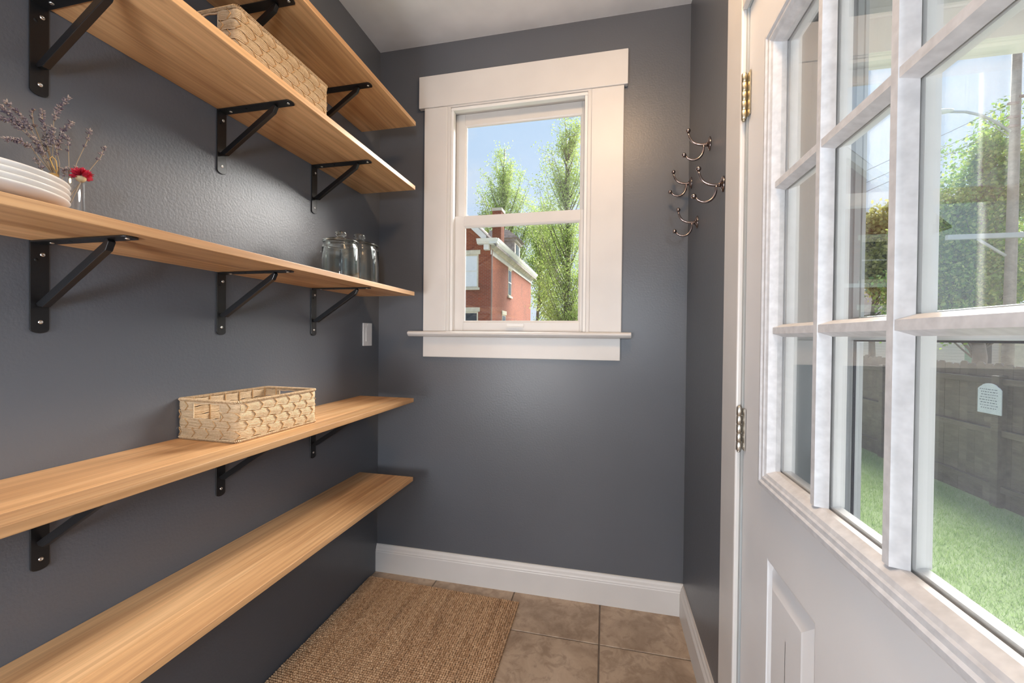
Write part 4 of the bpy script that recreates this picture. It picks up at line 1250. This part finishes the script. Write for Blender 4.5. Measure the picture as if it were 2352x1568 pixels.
tree('boxwood_bush', 'round green bush behind the fence under the golden tree', (10.28, 13.32, ZG), (10.28, 13.32, 2.3), 0.08,
     [((10.37, 13.31, 2.9), (0.65, 0.6, 0.65), 2), ((10.62, 13.31, 2.05), (0.65, 0.6, 0.6), 1)], 'leaf_maple', 0.13, 5000, 17, 'trees beyond the fence', limb_n=40, spread_=0.3, cat='shrub', limb_r=0.02)

# ------------------------------------------------------------------ brick house seen through the window
HX, HY0, HY1 = -4.64, 18.37, 29.95
PX, PZ, EZ = -7.87, 9.0, 5.95
HX2 = 2 * PX - HX
bh = thing('brick_house', 'old red brick house with white cornice and chimney', 'house', ((HX + HX2) / 2, HY0, ZG))
MB().box(HX2, HX, HY0, HY1, ZG, EZ).prism([(HX2, EZ), (HX, EZ), (PX, PZ)], 'y', HY0, HY1).build('brick_wall', 'brick', bh)
ov = 0.42
def slope(x): return PZ + 0.16 - (PZ - EZ) / (HX - PX) * abs(x - PX)
rfm = MB()
for sgn in (1, -1):
    xe = PX + sgn * (HX - PX + ov)
    rfm.prism([(PX, PZ + 0.16), (xe, slope(xe)), (xe, slope(xe) + 0.10), (PX, PZ + 0.28)], 'y', HY0 - 0.40, HY1 + 0.35)
rfm.build('roof', 'slate_roof', bh)
# rakes on the gable, cornice along the eave, return and bracket
for sgn in (1, -1):
    xe = PX + sgn * (HX - PX - 0.12)
    MB().prism([(PX, PZ - 0.18), (xe, slope(xe) - 0.30), (xe, slope(xe) + 0.06), (PX, PZ + 0.22)], 'y', HY0 - 0.42, HY0 - 0.05).build('rake_board', 'house_white', bh)
MB().prism([(HX, 5.62), (HX + ov - 0.10, 5.86), (HX + ov - 0.10, 5.92), (HX, 5.92)], 'y', HY0, HY1 + 0.2).build('soffit', 'soffit_paint', bh)
MB().box(HX, HX + 0.06, HY0, HY1, 5.42, 5.64).build('frieze', 'house_white', bh)
MB().prism([(HX + 0.05, 5.88), (HX + ov - 0.06, 5.88), (HX + ov + 0.05, 6.02), (HX + ov + 0.10, 6.14), (HX + 0.05, 6.14)], 'y', HY0 - 0.42, HY1 + 0.3).build('gutter', 'house_white', bh)
MB().prism([(HY0 - 0.02, 5.90), (HY0 - 0.34, 5.90), (HY0 - 0.44, 6.02), (HY0 - 0.50, 6.14), (HY0 - 0.02, 6.14)], 'x', HX - 0.62, HX + ov + 0.02).build('cornice_return', 'house_white', bh)
MB().box(HX - 0.30, HX - 0.02, HY0 - 0.28, HY0, 5.62, 5.90).build('corner_bracket', 'house_white', bh, bevel=0.02)
MB().tube([(HX + 0.05, HY0 + 0.10, 5.80), (HX + 0.06, HY0 + 0.06, 5.4), (HX + 0.05, HY0 + 0.06, ZG)], 0.045, 8).build('downspout', 'downspout_metal', bh)
def house_window(x0, x1, z0, z1, glass, face='front', lint=0.22, sill=0.12):
    """window on the front (y = HY0) or on the side (x = HX) of the brick house"""
    def bx(m_, a0, a1, d0, d1, z0_, z1_):
        if face == 'front': m_.box(a0, a1, HY0 - d1, HY0 - d0, z0_, z1_)
        else: m_.box(HX + d0, HX + d1, a0, a1, z0_, z1_)
        return m_
    w_ = bx(MB(), x0, x1, -0.05, 0.012, z0, z1).build('window', 'limestone', bh)
    bx(MB(), x0 + 0.07, x1 - 0.07, 0.012, 0.020, z0 + 0.06, z1 - 0.08).build('pane', glass, w_)
    m_ = MB()
    bx(m_, x0 + 0.05, x1 - 0.05, 0.012, 0.035, (z0 + z1) / 2 - 0.03, (z0 + z1) / 2 + 0.03)
    m_.build('meeting_rail', 'house_white', w_)
    bx(MB(), x0 - 0.10, x1 + 0.10, 0.0, 0.05, z1, z1 + lint).build('lintel', 'limestone', w_)
    bx(MB(), x0 - 0.08, x1 + 0.08, 0.0, 0.09, z0 - sill, z0).build('sill', 'limestone', w_)
for (a0, a1, z0_, z1_, g_) in ((-6.30, -5.28, 3.74, 5.44, 'blind_white'), (-6.30, -5.28, 0.75, 2.50, 'dark_pane'), (-7.45, -6.55, 3.90, 5.44, 'dark_pane'),
                                (-7.25, -6.35, 6.20, 7.05, 'blind_white'), (-9.6, -8.6, 3.74, 5.44, 'dark_pane'), (-9.6, -8.6, 0.75, 2.50, 'dark_pane')):
    house_window(a0, a1, z0_, z1_, g_)
house_window(22.25, 23.10, 3.72, 5.33, 'dark_pane', 'side')
house_window(20.85, 21.70, 0.70, 2.50, 'dark_pane', 'side')
# ledge and lean-to roof on the left part of the front
MB().box(-10.8, -6.75, HY0 - 0.10, HY0, 3.45, 3.62).build('ledge', 'house_white', bh)
# chimney and dormer on the near roof slope
ch = MB().box(-5.30, -4.78, 21.0, 21.75, 5.9, 8.45).build('chimney', 'brick', bh)
MB().box(-5.34, -4.74, 20.96, 21.79, 8.45, 8.62).build('chimney_cap', 'limestone', ch)
dm = MB().box(-6.2, -4.55, 23.6, 25.2, 6.0, 7.35).build('dormer', 'dormer_slate', bh)
MB().box(-6.3, -4.42, 23.45, 25.35, 7.30, 7.46).build('dormer_cornice', 'dormer_slate', dm)
MB().add([(-6.4, 23.35, 7.46), (-4.25, 23.35, 7.46), (-4.25, 25.45, 7.46), (-6.4, 25.45, 7.46), (-5.2, 24.4, 8.25), (-6.4, 24.4, 8.25)], [(0, 1, 4, 5), (1, 2, 4), (2, 3, 5, 4), (3, 0, 5), (0, 3, 2, 1)]).build('dormer_roof', 'slate_roof', dm)
MB().box(-4.56, -4.53, 23.95, 24.85, 6.35, 7.15).build('dormer_window', 'dark_pane', dm)

# ------------------------------------------------------------------ neighbouring houses beyond the fence
gh = thing('green_house', 'distant green clapboard house with a white gable trim', 'house', (20.3, 30.5, ZG))
gx0, gx1, gyf = 17.0, 25.0, 28.6
pk_x, pk_z, ev_z = 17.5, 6.4, 5.0
MB().box(gx0, gx1, gyf, gyf + 8, ZG, 4.6).build('clapboard_wall', 'green_siding', gh)
MB().prism([(gx0, 4.6), (gx1, 4.6), (gx1, 6.6), (17.9, 6.6)], 'y', gyf, gyf + 8).build('upper_wall', 'green_siding', gh)
MB().prism([(gx0 - 0.45, 4.15), (gx0 - 0.12, 4.15), (17.95, 6.25), (17.85, 6.85)], 'y', gyf - 0.35, gyf).build('rake_trim', 'house_white', gh)
MB().prism([(17.75, 6.55), (18.05, 6.35), (25.2, 6.35), (25.2, 6.75), (17.85, 6.95)], 'y', gyf - 0.5, gyf + 8.3).build('roof', 'orange_roof', gh)
wn_ = MB().box(17.55, 18.15, gyf - 0.06, gyf, 3.55, 4.75).build('window', 'house_white', gh)
MB().box(17.66, 18.04, gyf - 0.075, gyf - 0.06, 3.67, 4.63).build('pane', 'dark_pane', wn_)

wh = thing('white_house', 'pale house with lap siding just visible over the fence', 'house', (16, 20, ZG))
MB().box(12.2, 14.75, 17.6, 24.0, ZG, 2.3).build('siding_wall', 'white_siding', wh)
MB().prism([(11.9, 2.3), (15.0, 2.3), (13.4, 3.6)], 'y', 17.3, 24.2).build('roof', 'slate_roof', wh)
MB().box(14.76, 15.10, 17.7, 17.9, ZG, 2.3).build('corner_board', 'green_siding', wh)
MB().box(15.10, 15.42, 17.75, 17.95, ZG, 2.3).build('post', 'house_white', wh)
MB().box(15.42, 16.35, 18.6, 18.7, ZG, 2.3).build('dark_doorway', 'dark_pane', wh)
MB().box(16.35, 17.15, 18.0, 18.3, ZG, 2.3).build('porch_pier', 'limestone', wh)
MB().box(17.15, 22.0, 18.4, 23.0, ZG, 2.3).build('side_wing', 'white_siding', wh)

# ------------------------------------------------------------------ utility pole, street light and wires
up_ = thing('utility_pole', 'grey wooden utility pole with crossarm above the maple', 'pole', (10.76, 10.60, ZG))
MB().tube([(10.70, 10.58, ZG), (10.74, 10.59, 3.0), (10.77, 10.60, 6.3), (10.80, 10.61, 10.2)], [0.115, 0.105, 0.092, 0.078], 14).build('pole_shaft', 'pole_wood', up_)
MB().box(9.35, 12.0, 10.42, 10.52, 3.72, 3.84).build('crossarm', 'pole_steel', up_, bevel=0.01)
MB().tube([(9.97, 10.46, 3.72), (10.56, 10.50, 3.30)], 0.035, 6).build('arm_brace', 'pole_steel', up_)
MB().lathe([(0, 0), (0.07, 0), (0.075, 0.03), (0.075, 0.42), (0.05, 0.46), (0, 0.46)], 14, (10.92, 10.42, 6.35)).build('transformer_box', 'downspout_metal', up_)
for q, (dx, zz) in enumerate(((-0.20, 6.95), (-0.20, 6.62), (-0.18, 6.40), (0.16, 7.1))):
    MB().box(10.77 + min(0, dx), 10.77 + max(0, dx), 10.50, 10.56, zz, zz + 0.05).build('insulator', 'downspout_metal', up_)
sl = thing('street_light', 'pale street light on a curved arm fixed to the pole', 'street lamp', (10.60, 10.50, 6.3))
MB().tube([(10.62, 10.53, 6.30), (10.30, 10.46, 6.52), (9.95, 10.40, 6.70), (9.60, 10.33, 6.78), (9.20, 10.24, 6.78)], 0.030, 8).build('curved_arm', 'pole_steel', sl)
MB().tube([(10.60, 10.52, 6.18), (10.2, 10.44, 6.45), (9.80, 10.36, 6.73)], 0.012, 6).build('tie_rod', 'pole_steel', sl)
MB().ball((9.02, 10.20, 6.78), 0.22, 14, 8, (1.15, 0.5, 0.22)).build('lamp_head', 'lamp_head', sl)
MB().ball((8.86, 10.17, 6.72), 0.13, 12, 8, (0.8, 0.6, 0.6)).build('lamp_lens', 'lamp_head', sl)
MB().tube([(8.98, 10.2, 6.82), (8.98, 10.2, 6.90)], 0.035, 8).build('photocell', 'downspout_metal', sl)
def wire(label, a, b_, sag, r_):
    A, B_ = Vector(a), Vector(b_)
    pts = [A.lerp(B_, i / 16) - Vector((0, 0, sag * 4 * (i / 16) * (1 - i / 16))) for i in range(17)]
    tag(MB().tube(pts, r_, 5).build('overhead_wire', 'wire_black'), label, 'wire', 'overhead wires')
wire('upper of the two thick overhead wires under the porch roof', (6.6, 9.64, 5.99), (12.0, 10.92, 10.17), 0.0, 0.011)
wire('lower of the two thick overhead wires under the porch roof', (6.6, 9.64, 5.83), (12.0, 10.92, 10.11), 0.0, 0.011)
wire('thin service wire running from the highest insulator', (10.6, 10.55, 6.98), (2.0, 26.0, 5.6), 0.3, 0.006)
wire('thin service wire running from the second insulator', (10.6, 10.55, 6.65), (2.0, 26.0, 5.0), 0.3, 0.006)
wire('thin service wire running from the lowest insulator', (10.6, 10.55, 6.43), (2.0, 26.0, 4.4), 0.3, 0.006)
